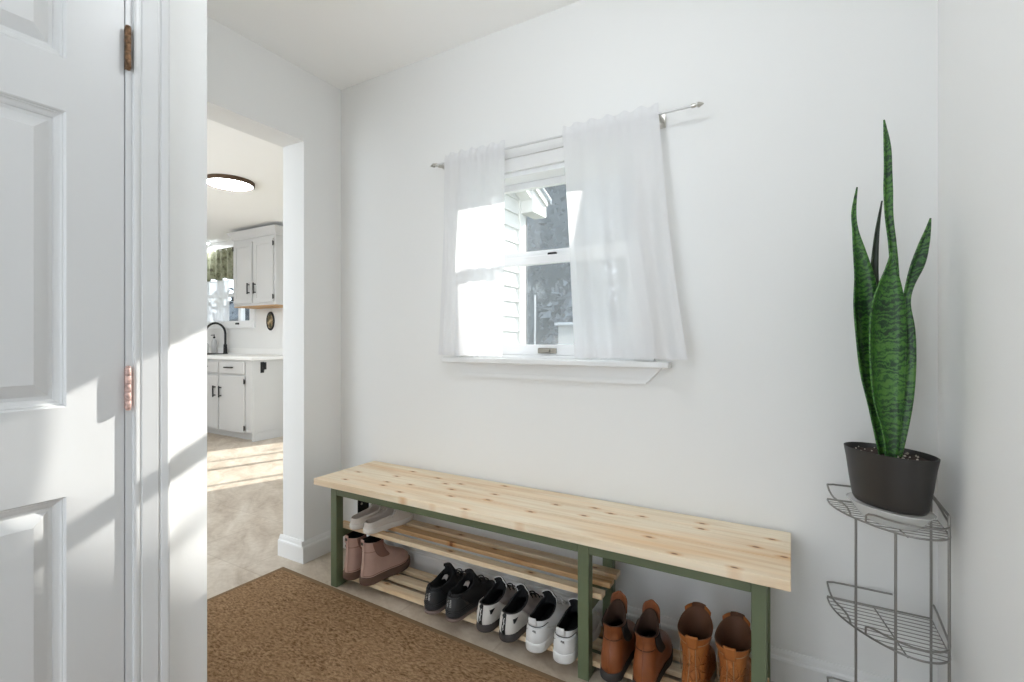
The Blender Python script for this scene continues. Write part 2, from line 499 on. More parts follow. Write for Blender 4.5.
# ---- closet
w = MB()
DZ = 1.975
w.box(XC-.10, XC, .506, YC, 0, CH); w.box(XC-.10, XC, YN, -.128, 0, CH); w.box(XC-.10, XC, -.128, .506, DZ+.006, CH)
w.box(XL, XC-.10, YC-.10, YC, 0, CH)
w.box(XL-.166, XL, YN, YC-.02, 0, CH)
struct('wall_closet', w, 'wall_paint')
# closet casing
def casing_prof():
    # (distance from the inner edge, proud)
    return [(0, 0), (0, .0085), (.004, .010), (.010, .010), (.0115, .0085), (.0135, .0085), (.015, .011), (.030, .013), (.044, .015),
            (.046, .0125), (.049, .0125), (.051, .016), (.0615, .019), (.066, .0185), (.068, .015), (.068, 0)]
cy0, cy1 = .506, -.122
w = MB()
w.prism([(XC+p, cy0+d) for d, p in casing_prof()], 2, 0, DZ+.07)
w.prism([(XC+p, cy1-d) for d, p in casing_prof()], 2, 0, DZ+.07)
w.prism([(XC+p, DZ+.006+d) for d, p in casing_prof()], 1, cy1, cy0)
struct('trim_1', w, 'trim_paint')
# closet door: jamb + six-panel slab
dj = struct('door_1', MB().box(XC-.10, XC-.0005, .494, .506, 0, DZ-.008).box(XC-.10, XC-.0005, -.128, -.118, 0, DZ-.008).box(XC-.10, XC-.0005, -.128, .506, DZ-.008, DZ+.006).box(XC-.10, XC-.045, .478, .494, 0, DZ-.008), 'trim_paint')
tag(dj, 'white six panel closet door with brass hinges beside the fluted casing')
DX = XC-.003; DT = .035
d = MB()
y_lo, y_hi = -.117, .4922
cols = [(.139, .395), (-.021-.0, .0)]
cols = [(y_lo+.100, .1395), (.234, .395)]
cols = [(-.017, .1395), (.2345, .395)]
rows = [(.16, .792), (.972, 1.567), (1.672, 1.86)]
ys = [y_lo, cols[0][0], cols[0][1], cols[1][0], cols[1][1], y_hi]
zs = [.012, rows[0][0], rows[0][1], rows[1][0], rows[1][1], rows[2][0], rows[2][1], DZ-.012]
for i in range(5):
    for j in range(7):
        if i in (1, 3) and j in (1, 3, 5): continue
        d.box(DX-DT, DX, ys[i], ys[i+1], zs[j], zs[j+1])
door_slab = d.build('door_slab', 'trim_paint', dj)
def door_panel(y0, y1, z0, z1):
    prof = [(0, 0), (.0025, -.002), (.004, -.0055), (.0055, -.0055), (.0075, -.008), (.010, -.0095), (.0125, -.0105), (.016, -.0125), (.0175, -.015),
            (.024, -.0155), (.046, -.004), (.048, -.0028)]
    m = MB()
    rr = []
    for e, dx in prof:
        rr.append([(DX+dx, y0+e, z0+e), (DX+dx, y1-e, z0+e), (DX+dx, y1-e, z1-e), (DX+dx, y0+e, z1-e)])
    m.rings(rr, True, False, True)
    m.box(DX-DT, DX-.02, y0, y1, z0, z1)
    m.build('raised_panel', 'trim_paint', dj)
for c in cols:
    for r_ in rows: door_panel(*c, *r_)
# hinges (parts of the door)
def hinge(z, mat, lbl):
    m = MB()
    hy, hx = .4945, XC+.0095
    for k in range(5):
        a = z-.0445+k*.0178
        m.lathe([(.0054, a+.0003), (.0058, a+.001), (.0058, a+.0170), (.0054, a+.0176)], 14, c=(hx, hy))
    m.lathe([(.003, z+.0445), (.0050, z+.0455), (.0046, z+.0475), (.002, z+.049)], 12, c=(hx, hy))
    m.lathe([(.002, z-.049), (.0046, z-.0475), (.0050, z-.0455), (.003, z-.0445)], 12, c=(hx, hy))
    m.box(hx-.016, hx-.001, hy-.0012, hy+.0012, z-.0445, z+.0445)
    o = m.build('hinge', mat, dj, smooth=True); o['label'] = lbl
hinge(1.743, 'brass', 'worn brass hinge'); hinge(1.002, 'paint_chip', 'hinge with flaking white paint')

# ---- baseboards
def baseboard(name, p0, p1, nrm, h=.105):
    # profile extruded from p0 to p1 (axis aligned), nrm points into the room
    prof = [(0, 0), (.018, 0), (.018, h*.70), (.016, h*.76), (.010, h*.80), (.008, h*.90), (.004, h), (0, h)]
    m = MB()
    a, b = Vector((*p0, 0)), Vector((*p1, 0)); n = Vector((*nrm, 0))
    m.rings([[a+n*q+Vector((0, 0, z)) for q, z in prof], [b+n*q+Vector((0, 0, z)) for q, z in prof]], True, True, True)
    return struct(name, m, 'white_gloss')
baseboard('baseboard_back', (XL+.018, YB), (XR, YB), (0, -1))
baseboard('baseboard_left', (XL, 1.571-.018), (XL, YB), (1, 0))
baseboard('baseboard_jamb', (XL-.166-.018, 1.571), (XL+.0, 1.571), (0, -1))
baseboard('baseboard_right', (XR, YN), (XR, YB-.018), (-1, 0))

# ---- main window
win = struct('window_1', MB().box(WX0+.0005, WX0+.022, YB-.001, YB+.159, WZ0, WZ1-.0005).box(WX1-.022, WX1-.0005, YB-.001, YB+.159, WZ0, WZ1-.0005)
             .box(WX0+.022, WX1-.022, YB, YB+.159, WZ1-.03, WZ1-.001).box(WX0+.022, WX1-.022, YB+.03, YB+.17, WZ0-.03, WZ0+.012), 'vinyl_white')
tag(win, 'double hung white window behind sheer curtains above the bench')
cas = MB()
for e0, e1, t_ in [(0, .055, .016), (.055, .075, .024)]:
    cas.box(WX0+.015-e1, WX0+.015-e0, YB-t_, YB, WZ0, WZ1-.01+e1, .002)
    cas.box(WX1-.015+e0, WX1-.015+e1, YB-t_, YB, WZ0, WZ1-.01+e1, .002)
    cas.box(WX0+.015-e1, WX1-.015+e1, YB-t_-.001, YB, WZ1-.01+e0, WZ1-.01+e1, .002)
cas.build('window_casing', 'white_gloss', win)
# stool and apron
st = MB().box(-1.375, -.372, YB-.058, YB+.002, 1.006, 1.029, .005).box(WX0, WX1, YB, YB+.035, 1.006, 1.029)
st.build('window_sill', 'white_gloss', win)
ap = MB()
for (z0, z1, pr) in [(.990, 1.006, .020), (.962, .990, .014), (.944, .962, .018)]:
    def xr(z): return -.405-(1.006-z)*.95
    def xl(z): return -1.345+(1.006-z)*.95
    ap.prism([(xl(z0), z0), (xr(z0), z0), (xr(z1), z1), (xl(z1), z1)], 1, YB-pr, YB)
ap.build('window_apron', 'white_gloss', win)
GX0, GX1 = WX0+.022, WX1-.022
def sash(name, y, z0, z1, bot, top, st_=.034):
    m = MB()
    m.box(GX0, GX0+st_, y, y+.03, z0, z1, .003); m.box(GX1-st_, GX1, y, y+.03, z0, z1, .003)
    m.box(GX0+st_-.001, GX1-st_+.001, y+.0008, y+.0292, z0, z0+bot, .003); m.box(GX0+st_-.001, GX1-st_+.001, y+.0008, y+.0292, z1-top, z1, .003)
    f = m.build(name, 'vinyl_white', win)
    g = MB().box(GX0+st_-.003, GX1-st_+.003, y+.013, y+.017, z0+bot-.003, z1-top+.003).build('pane', 'window_glass', f)
    return f
low = sash('lower_sash', YB+.045, 1.042, 1.468, .045, .036)
upp = sash('upper_sash', YB+.085, 1.455, WZ1-.03, .042, .030)
lk = MB()
lk.box(-.935, -.848, YB+.036, YB+.045, 1.050, 1.073, .003).box(-.905, -.876, YB+.026, YB+.036, 1.054, 1.068, .003)
lk.build('sash_latch', 'latch_metal', low)
MB().box(-.905, -.865, YB+.07, YB+.085, 1.47, 1.482, .003).build('sash_lock', 'black_metal', upp)
sm = MB().box(GX0, GX1, YB+.1325, YB+.1335, 1.045, WZ1-.03)
scr = sm.build('insect_screen', 'insect_mesh', win)
MB().box(GX0, GX0+.02, YB+.128, YB+.138, 1.042, WZ1-.03).box(GX1-.02, GX1, YB+.128, YB+.138, 1.042, WZ1-.03).box(GX0, GX1, YB+.128, YB+.138, 1.042, 1.062).box(GX0, GX1, YB+.128, YB+.138, WZ1-.05, WZ1-.03).build('screen_frame', 'vinyl_white', win)

# ---- curtain rod (with finials and brackets)
RY, RZ = 1.735, 1.904
rod = thing('curtain_rod', 'thin white curtain rod with small nickel finials above the window', 'curtain rod', (-.844, RY, RZ))
MB().tube([(-.575, 0, 0), (.570, 0, 0)], .005, 12).build('pole', 'trim_paint', rod, smooth=True)
def finial(sgn, x):
    m = MB(); ax = Matrix.Rotation(sgn*PI/2, 4, 'Y')
    prof = [(.006, 0), (.0075, .002), (.0075, .013), (.0055, .015), (.004, .019), (.0095, .021), (.0085, .026), (.005, .034), (.0012, .041)]
    V = m.lathe(prof, 16)
    bmesh.ops.transform(m.bm, matrix=Matrix.Translation((x, 0, 0)) @ ax, verts=m.bm.verts[:])
    m.build('finial', 'nickel', rod, smooth=True)
finial(1, .548); finial(-1, -.548)
for x in (.438, -.54):
    m = MB().box(x-.006, x+.006, .0, .063, -.010, .004, .002).box(x-.012, x+.012, .061, .065, -.028, .022, .002)
    m.tube([(x+.0, -.010, -.004), (x, -.008, -.011), (x, 0, -.014), (x, .01, -.012)], .003, 8)
    m.build('bracket', 'nickel', rod)

# ---- curtains
def curtain(name, label, xt0, xt1, xb0, xb1, folds, seed, flare=0):
    random.seed(seed)
    o = thing(name, label, 'curtain', (xt0, RY, RZ), 0, 'sheer curtain panels')
    nu, nv = 90, 64
    ztop, zb = 1.936, 1.040
    P = []
    for i in range(nv+1):
        v = i/nv
        z = lerp(ztop, zb, v)
        row = []
        for j in range(nu+1):
            u = j/nu
            e = v if not flare else v*.62+.38*v**2.2
            x = lerp(lerp(xt0, xb0, v), lerp(xt1, xb1, e), u)
            y = RY-.008
            g = math.exp(-((z-RZ)/.016)**2)          # pinched round the rod
            y -= .006*g
            amp = .003+.016*smooth01((v-.05)/.6)
            for (f, ph, a) in folds:
                y += amp*a*math.sin(2*PI*f*u+ph+.4*math.sin(3*v+ph))
            # gathers at the header
            y += .0022*math.sin(2*PI*11*u+seed)*math.exp(-v*14)
            zz = z+.006*math.sin(2*PI*6*u+seed)*math.exp(-v*30)*(1 if v < .05 else .5)
            if flare: y -= .03*smooth01((u-.55)/.45)*v
            if zz < 1.046: zz = max(zz, 1.036)
            y = min(y, 1.742)
            row.append((x-xt0, y-RY, zz-RZ))
        P.append(row)
    m = MB(); m.grid(P)
    pan = m.build('panel', 'sheer_voile', o, smooth=True, angle=180)
    # hem band and rod pocket stitching: doubled cloth
    h = MB()
    k0 = int(nv*.965)
    h.grid([[(a, b-.0015, c) for a, b, c in P[i]] for i in range(k0, nv+1)])
    h.build('hem', 'sheer_voile', o, smooth=True, angle=180)
    h = MB()
    h.grid([[(a, b-.0016, c) for a, b, c in P[i]] for i in range(1, 6)])
    h.build('rod_pocket', 'sheer_voile', o, smooth=True, angle=180)
    return o
curtain('sheer_curtain', 'narrow sheer white curtain panel on the left half of the window', -1.345, -1.030, -1.392, -1.052, [(2, .5, .6), (4.3, 1.7, .5), (1, 2.6, .5)], 3)
curtain('sheer_curtain', 'wide sheer white curtain panel flaring over the right end of the sill', -.772, -.405, -.726, -.300, [(1.5, 2.0, .8), (3.2, .4, .6), (5.1, 3.0, .3)], 8, flare=1)

# ------------------------------------------------------------------ rug
rz = R(-1.6)
rug = thing('floor_rug', 'brown textured entry rug with a ribbed flat border in front of the bench', 'rug', (-2.135, 1.478, 0), rz)
RW, RD = 1.75, 2.0
m = MB(); m.box(.02, RW-.02, -RD+.02, -.02, .0005, .009, .003); m.build('rug_field', 'rug_pile', rug)
b = MB()
for x0, x1, y0, y1 in [(0, RW, -.021, 0), (0, RW, -RD, -RD+.021), (0, .021, -RD+.02, -.02), (RW-.021, RW, -RD+.02, -.02)]: b.box(x0, x1, y0, y1, .0005, .0085, .0025)
b.build('rug_edge', 'rug_border', rug)

# ------------------------------------------------------------------ bench
BX, BY = -.92, 1.60
bench = thing('shoe_bench', 'long pine topped entry bench with green painted legs and slatted shoe shelves', 'bench', (BX, BY, 0))
def lb(mb_args, name, mat, bev=.0025):
    m = MB()
    for a in mb_args:
        m.box(a[0]-BX, a[1]-BX, a[2]-BY, a[3]-BY, a[4], a[5], bev)
    return m.build(name, mat, bench)
lb([(-1.848, -.001, 1.428, 1.5595, .4615, .490), (-1.848, -.001, 1.5608, 1.677, .4615, .490), (-1.848, -.001, 1.6775, 1.791, .4615, .490)], 'bench_top', 'pine_top', .0025)
legx = [(-1.798, -1.760), (-.6065, -.5685), (-.096, -.058)]
FY0, FY1, RY0, RY1 = 1.480, 1.518, 1.720, 1.758
for x0, x1 in legx:
    lb([(x0, x1, FY0, FY1, 0, .4615)], 'leg', 'green_paint'); lb([(x0, x1, RY0, RY1, 0, .4615)], 'leg', 'green_paint')
for k in range(2):
    a, c = legx[k][1], legx[k+1][0]
    lb([(a, c, FY0, FY1, .412, .4615)], 'top_rail', 'green_paint'); lb([(a, c, RY0, RY1, .412, .4615)], 'top_rail', 'green_paint')
ST_U, ST_L = .272, .047
for x0, x1 in legx:
    lb([(x0, x1, FY1, RY0, .412, .4615)], 'end_rail', 'green_paint')
    lb([(x0, x1, FY1, RY0, .003, ST_L-.0185)], 'end_rail', 'green_paint')
for x0, x1 in legx[:2]: lb([(x0, x1, FY1, RY0, ST_U-.0565, ST_U-.0185)], 'end_rail', 'green_paint')
SLU = [(1.5185, 1.556), (1.604, 1.648), (1.672, 1.7195)]
SLL = [(1.5185, 1.562), (1.603, 1.646), (1.682, 1.7195)]
for k, (y0, y1) in enumerate(SLU): lb([(-1.796, -.538, y0, y1, ST_U-.018, ST_U)], 'shelf_slat', 'pine_orange' if k == 1 else 'pine_slat', .002)
for k, (y0, y1) in enumerate(SLL): lb([(-1.796, -.060, y0, y1, ST_L-.018, ST_L)], 'shelf_slat', 'pine_slat', .002)
br = MB()
br.box(-1.759-BX, -1.755-BX, 1.600-BY, 1.668-BY, .27, .4605, .001); br.box(-1.755-BX, -1.715-BX, 1.600-BY, 1.668-BY, .4565, .4605, .001)
bk = br.build('bracket', 'black_metal', bench); bk['label'] = 'black metal bracket under the top'
m = MB(); m.lathe([(.0055, 0), (.005, .002), (.002, .003)], 12)
bmesh.ops.transform(m.bm, matrix=Matrix.Translation((-1.755-BX, 1.622-BY, .335)) @ Matrix.Rotation(PI/2, 4, 'Y'), verts=m.bm.verts[:])
m.build('screw', 'nickel', bk)

# ------------------------------------------------------------------ shoes
def interp(tab, x):
    if x <= tab[0][0]: return tab[0][1]
    for (a, fa), (b_, fb) in zip(tab, tab[1:]):
        if x <= b_: return lerp(fa, fb, smooth01((x-a)/(b_-a)) if True else 0)
    return tab[-1][1]
FOOT = [(0, .74), (.25, .72), (.45, .80), (.68, 1.0), (.85, .95), (1, .80)]
def prof(t, m):
    b_ = interp(FOOT, t)
    if t < .16: b_ *= max(0, 1-((.16-t)/.16)**2.3)**.5
    if t > .70: b_ *= max(0, 1-((t-.70)/.30)**2.4)**.5
    e = max(0, 1-abs(2*t-1)**2.2)**.5
    return b_*(1-m)+e*m
class Form:
    """horizontal rings stacked from sole to collar; level = (z, x_back, x_front, half_width, ellipse_mix, dz_heel, dz_side, dz_front)"""
    def __init__(s, levels, n=44): s.L = [tuple(l)+(0,)*(8-len(l)) for l in levels]; s.n = n
    def level(s, k):
        k = max(0, min(len(s.L)-1.0001, k)); i = int(k); f = k-i
        A = s.L
        def g(j, q): return A[max(0, min(len(A)-1, j))][q]
        out = []
        for q in range(8):
            p0, p1, p2, p3 = g(i-1, q), g(i, q), g(i+1, q), g(i+2, q)
            out.append(.5*((2*p1)+(-p0+p2)*f+(2*p0-5*p1+4*p2-p3)*f*f+(-p0+3*p1-3*p2+p3)*f**3))
        return out
    def pt(s, k, ph, off=0):
        z, xb, xf, w, m, dh, ds, df = s.level(k)
        t = (1-math.cos(ph))/2
        x = lerp(xb, xf, t); y = w*prof(t, m)*(1 if math.sin(ph) >= 0 else -1)
        z += dh*(1-t)**3+df*t**3+ds*(4*t*(1-t))**1.5
        if off:
            cx = (xb+xf)/2
            d = Vector((-(math.cos(ph)), math.sin(ph)*.9, 0)).normalized()
            x += d.x*off; y += d.y*off
        return Vector((x, y, z))
    def ring(s, k, off=0): return [s.pt(k, 2*PI*j/s.n, off) for j in range(s.n)]
    def shell(s, k0=0, k1=None, steps=4, off=0):
        k1 = len(s.L)-1 if k1 is None else k1
        q = max(1, int((k1-k0)*steps))
        return [s.ring(lerp(k0, k1, i/q), off) for i in range(q+1)]
    def patch(s, ph0, ph1, k0, k1, off, nu=8, nv=8, shape=None):
        P = []
        for i in range(nv+1):
            v = i/nv; row = []
            a, b_ = (ph0, ph1) if shape is None else shape(v)
            for j in range(nu+1): row.append(s.pt(lerp(k0, k1, v), lerp(a, b_, j/nu), off))
            P.append(row)
        return P
    def front(s, z):
        # front x of the upper at height z (the instep line)
        best = None
        for i in range(200):
            k = (len(s.L)-1)*i/199
            l = s.level(k)
            if best is None or abs(l[0]-z) < best[0]: best = (abs(l[0]-z), l[2])
        return best[1]
    def lining(s, insole_z, thick=.0045):
        K = len(s.L)-1
        rr = [s.ring(K), [p+Vector((0, 0, .0012)) for p in s.ring(K, -thick*.5)], s.ring(K, -thick)]
        k = K-.35
        while k > .9:
            rr.append(s.ring(k, -thick-.0008)); k -= .5
        last = [Vector((p.x, p.y, max(p.z, insole_z))) for p in s.ring(.7, -thick-.002)]
        rr.append(last)
        c = Vector((0, 0, 0))
        for p in last: c += p
        c /= len(last)
        rr.append([Vector((lerp(p.x, c.x, .12), lerp(p.y, c.y, .12), insole_z)) for p in last])
        rr.append([Vector((lerp(p.x, c.x, .7), lerp(p.y, c.y, .7), insole_z)) for p in last])
        return rr

def sole_rings(L, w, z0, z1, x0=0, rim=.0, flare=.003, m=0, n=44, toe_up=0):
    F = Form([(z0, x0+.006, x0+L-.008, w-.004, m), (z0+.003, x0+.001, x0+L-.002, w, m), (lerp(z0, z1, .5), x0-flare*.3, x0+L+flare*.2, w+flare*.3, m), (z1-.002, x0+.0005, x0+L-.001, w-.0005, m), (z1, x0+.003, x0+L-.004, w-.003, m)], n)
    rr = F.shell(steps=2)
    if toe_up:
        for r_ in rr:
            for p in r_:
                q = max(0, (p.x-x0-L*.62)/(L*.38)); p.z += toe_up*q*q
    return rr
def add(mb, parent, name, mat, label=None, sm=True, solid=0, angle=50, off=-1):
    o = mb.build(name, mat, parent, smooth=sm, solid=solid, angle=angle, off=off)
    if label: o['label'] = label
    return o
def ring_part(parent, name, mat, rr, c0=False, c1=False, label=None, solid=0, angle=60):
    m = MB(); m.rings(rr, True, c0, c1); return add(m, parent, name, mat, label, solid=solid, angle=angle)
def grid_part(parent, name, mat, P, label=None, solid=.0012, off=0):
    m = MB(); m.grid(P); return add(m, parent, name, mat, label, solid=solid, angle=180, off=off)
def fan_close(rr):
    c = Vector((0, 0, 0))
    for p in rr[-1]: c += p
    c /= len(rr[-1]); rr.append([c+(p-c)*.02 for p in rr[-1]])
    return rr

def marks(parent, name, mat, strokes, F, r=.0008, off=.0052):
    """small strokes drawn on the surface: list of polylines of (level, phi)"""
    m = MB()
    for s_ in strokes: m.tube([F.pt(k, ph, off) for k, ph in s_], r, 5)
    return add(m, parent, name, mat)
def text_mark(parent, name, txt, mat, size, loc, rot, extr=.0004):
    cu = bpy.data.curves.new(name, 'FONT'); cu.body = txt; cu.size = size; cu.extrude = extr; cu.align_x = 'CENTER'; cu.align_y = 'CENTER'
    tmp = bpy.data.objects.new('tmp', cu); COL.objects.link(tmp)
    bpy.context.view_layer.update()
    me = bpy.data.meshes.new_from_object(tmp.evaluated_get(bpy.context.evaluated_depsgraph_get()))
    bpy.data.objects.remove(tmp)
    me.materials.clear(); me.materials.append(MATS[mat])
    o = bpy.data.objects.new(name, me); COL.objects.link(o)
    o.location = loc; o.rotation_euler = rot
    if parent: o.parent = parent
    return o
def laces(F, parent, mat, zs_, half=.022, r=.0022, bow=True, lift=.004, xadd=0):
    m = MB(); pts = []
    for k, z in enumerate(zs_):
        x = F.front(z)+lift*.3+xadd; hw = half*(1-.06*k)
        m.tube([(x-.004, -hw, z-.003+lift*.2), (x+.001, -hw*.5, z+lift), (x+.002, 0, z+lift*1.25), (x+.001, hw*.5, z+lift), (x-.004, hw, z-.003+lift*.2)], r, 6)
    if bow:
        z = zs_[-1]; x = F.front(z)+.004+xadd
        for sgn in (-1, 1):
            m.tube(bez((x, 0, z+.006), (x+.012, sgn*.014, z+.026), (x+.02, sgn*.034, z+.018), (x+.012, sgn*.030, z+.000), 10), r*.9, 6)
            m.tube(bez((x, 0, z+.006), (x+.01, sgn*.008, z+.012), (x+.03, sgn*.018, z+.004), (x+.04, sgn*.02, z-.014), 8), r*.8, 6)
        m.blob((x, 0, z+.006), .005, 1)
    return add(m, parent, 'laces', mat, angle=180)
def tongue(parent, mat, x0, z0, x1, z1, hw, trim=None, curve=.010, thick=.005):
    P = []
    for i in range(7):
        v = i/6
        row = []
        for j in range(9):
            u = j/8*2-1
            w_ = hw*(.86+.14*v)*(1 if v < .8 else (1-((v-.8)/.2)**2*.22))
            row.append(Vector((lerp(x0, x1, v)-curve*u*u+.004*math.sin(PI*v), u*w_, lerp(z0, z1, v)-(.006*u*u if v > .7 else 0))))
        P.append(row)
    o = grid_part(parent, 'tongue', mat, P, solid=thick)
    if trim:
        m = MB(); edge = [P[i][0] for i in range(1, 7)]+P[6][1:-1]+[P[i][8] for i in range(6, 0, -1)]
        m.tube([p+Vector((-.002, 0, .001)) for p in edge], .0021, 6)
        add(m, o, 'tongue_piping', trim, angle=180)
    return o

def pair(make, names, labels, cat, group, pos, z, rots=(0, 0)):
    t = thing(names, labels[0], cat, (pos[0][0], pos[0][1], z), PI/2+R(rots[0]), group)
    make(t)
    c = copy_tree(t); c.location = (pos[1][0], pos[1][1], z); c.rotation_euler = (0, 0, PI/2+R(rots[1])); c['label'] = labels[1]
    return t, c

# --- black running shoes
def black_shoe(t):
    ring_part(t, 'outsole', 'taupe_rubber', sole_rings(.285, .047, 0, .014, 0, toe_up=.012), True, True)
    ring_part(t, 'midsole', 'black_rubber', sole_rings(.283, .0465, .014, .034, .001, flare=.005, toe_up=.012), True, True)
    F = Form([(.030, .005, .274, .043, 0), (.046, .004, .268, .0445, 0), (.062, .007, .244, .0425, .05), (.076, .010, .205, .040, .25), (.090, .012, .172, .0375, .5), (.098, .012, .150, .0345, .75, .004, -.006, .036)])
    ring_part(t, 'upper', 'black_knit', F.shell())
    ring_part(t, 'lining', 'lining_black', fan_close(F.lining(.045, .007)))
    grid_part(t, 'heel_counter', 'black_synth', F.patch(-1.05, 1.05, .25, 3.9, .002, 16, 8, lambda v: (-1.25+.35*v, 1.25-.35*v)), solid=.002)
    m = MB()
    for k in (.35, .75): m.tube([F.pt(k, -1.3+2.6*i/24, .0035) for i in range(25)], .0022, 6)
    add(m, t, 'heel_ridge', 'black_rubber', angle=180)
    marks(t, 'logo_mark', 'mark_white', [[(k, -.16), (k, -.04)] for k in (1.8, 2.05, 2.3, 2.6, 2.85, 3.1, 3.4)]+[[(k, .06), (k, .15)] for k in (1.7, 2.0, 2.2, 2.5, 2.9, 3.2)], F, .0006)
    tongue(t, 'black_knit', .156, .092, .134, .148, .028, None)
    laces(F, t, 'black_synth', [.066, .076, .086, .094], .02, .0026)
    m = MB(); p = F.pt(5, 0); m.tube(bez(p+Vector((.002, -.005, -.004)), p+Vector((-.006, -.004, .018)), p+Vector((-.006, .004, .018)), p+Vector((.002, .005, -.004)), 8), .002, 6)
    add(m, t, 'pull_tab', 'black_synth', angle=180)
    grid_part(t, 'insole_label', 'grey_mesh', [[(.100, -.012, .092), (.108, 0, .094), (.100, .012, .092)], [(.116, -.010, .106), (.121, 0, .108), (.116, .010, .106)]], solid=.001)
pair(black_shoe, 'running_shoe', ['all black running shoe nearest the pink boots on the bottom shelf', 'all black running shoe next to the white and grey runner'], 'shoe', 'black running shoes',
     [(-1.216, 1.452), (-1.114, 1.452)], ST_L, (-2, -4))
# --- white / grey runner with black heel stripe
def gw_shoe(t):
    ring_part(t, 'outsole', 'grey_rubber', sole_rings(.282, .048, 0, .030, 0, flare=.004, toe_up=.012), True, True)
    F = Form([(.027, .005, .274, .043, 0), (.044, .003, .266, .0445, 0), (.060, .006, .240, .043, .05), (.075, .010, .205, .041, .25), (.088, .013, .172, .038, .5), (.096, .014, .148, .0355, .75, .000, -.008, .034)])
    ring_part(t, 'upper', 'grey_mesh', F.shell())
    grid_part(t, 'heel_counter', 'grey_white_synth', F.patch(-1.2, 1.2, 0, 4.75, .002, 20, 10, lambda v: (-1.55+.25*v, 1.55-.25*v)), solid=.002)
    ring_part(t, 'lining', 'lining_black', fan_close(F.lining(.045, .008)))
    grid_part(t, 'heel_stripe', 'mark_black', F.patch(-.12, .12, .1, 4.6, .0042, 4, 10), solid=.0015)
    marks(t, 'logo_mark', 'mark_white', [[(1.0, 0), (3.6, 0)], [(1.2, -.04), (1.8, .05), (2.4, -.05), (3.0, .05), (3.6, -.04)]], F, .0009, .0062)
    m = MB(); p = F.pt(4.8, 0, .005); m.blob(p+Vector((-.001, 0, -.003)), .0075, 2)
    add(m, t, 'pull_tab', 'mark_black', angle=180)
    for sgn in (-1, 1):
        grid_part(t, 'side_mark', 'mark_black', F.patch(0, 0, 2.3, 3.3, .0042, 4, 4, lambda v: (sgn*(.58-.03*v), sgn*(.66+.26*v))), solid=.0012)
    tongue(t, 'black_knit', .152, .090, .130, .150, .027, 'mark_white')
    laces(F, t, 'mark_black', [.066, .076, .086, .094], .02, .0026)
pair(gw_shoe, 'running_shoe', ['white and grey running shoe with black heel stripe, nearest the black shoes', 'white and grey running shoe with black heel stripe, nearest the all white sneakers'], 'shoe', 'white and grey running shoes',
     [(-.976, 1.460), (-.874, 1.452)], ST_L, (-3, -3))
# --- chunky white leather sneakers
def white_shoe(t):
    ring_part(t, 'outsole', 'white_rubber', sole_rings(.295, .052, 0, .033, 0, flare=.002, toe_up=.008), True, True)
    F = Form([(.030, .006, .284, .047, 0), (.048, .005, .276, .048, 0), (.064, .008, .246, .0455, .05), (.080, .011, .208, .043, .2), (.094, .013, .178, .040, .45), (.104, .015, .152, .037, .75, .000, -.010, .030)])
    ring_part(t, 'upper', 'white_leather', F.shell())
    ring_part(t, 'lining', 'lining_black', fan_close(F.lining(.048, .006)))
    grid_part(t, 'heel_counter', 'white_leather', F.patch(-1, 1, 0, 3.1, .002, 18, 8, lambda v: (-1.3+.3*v, 1.3-.3*v)), solid=.002)
    m = MB(); m.tube([F.pt(3.35, -1.1+2.2*i/20, .0012) for i in range(21)], .0012, 6)
    add(m, t, 'heel_seam', 'mark_black', angle=180)
    P = F.patch(-.30, .30, 3.7, 4.98, .003, 6, 4)
    for k, r_ in enumerate(P):
        for p in r_: p.z += .010*(k/4)**2; p.x -= .004*(k/4)
    grid_part(t, 'heel_tab', 'white_leather', P, solid=.005)
    text_mark(t, 'heel_lettering', 'AIR', 'mark_black', .0105, F.pt(2.55, -.16, .0060), (PI/2, 0, -PI/2-.12))
    for sgn in (1, -1):
        # swoosh on each side
        A = []
        for i in range(13):
            u = i/12; ph = sgn*lerp(.78, 2.05, u)
            k = 2.9-2.2*math.sin(PI*min(1, u*.95+.02))**1.2*(.75 if u < .6 else .9)+.2*u
            th = .50*math.sin(PI*min(1, u+.06))**.8*(1-u*.65)
            A.append([F.pt(max(.15, k-th*.5), ph, .0032), F.pt(max(.2, k+th*.5), ph, .0032)])
        grid_part(t, 'swoosh', 'white_rubber' , A, solid=.0012)
    marks(t, 'logo_mark', 'mark_black', [[(2.35, .42), (2.6, .30), (2.45, .36)], [(2.2, .52), (2.35, .50)]], F, .0007)
    tongue(t, 'lining_black', .156, .098, .132, .156, .029, 'mark_white')
    laces(F, t, 'mark_white', [.072, .083, .094, .103], .022, .0028)
pair(white_shoe, 'white_sneaker', ['chunky white leather sneaker beside the white and grey runner', 'chunky white leather sneaker partly behind the middle green bench leg'], 'shoe', 'white leather sneakers',
     [(-.764, 1.450), (-.658, 1.446)], ST_L, (-3, -3))
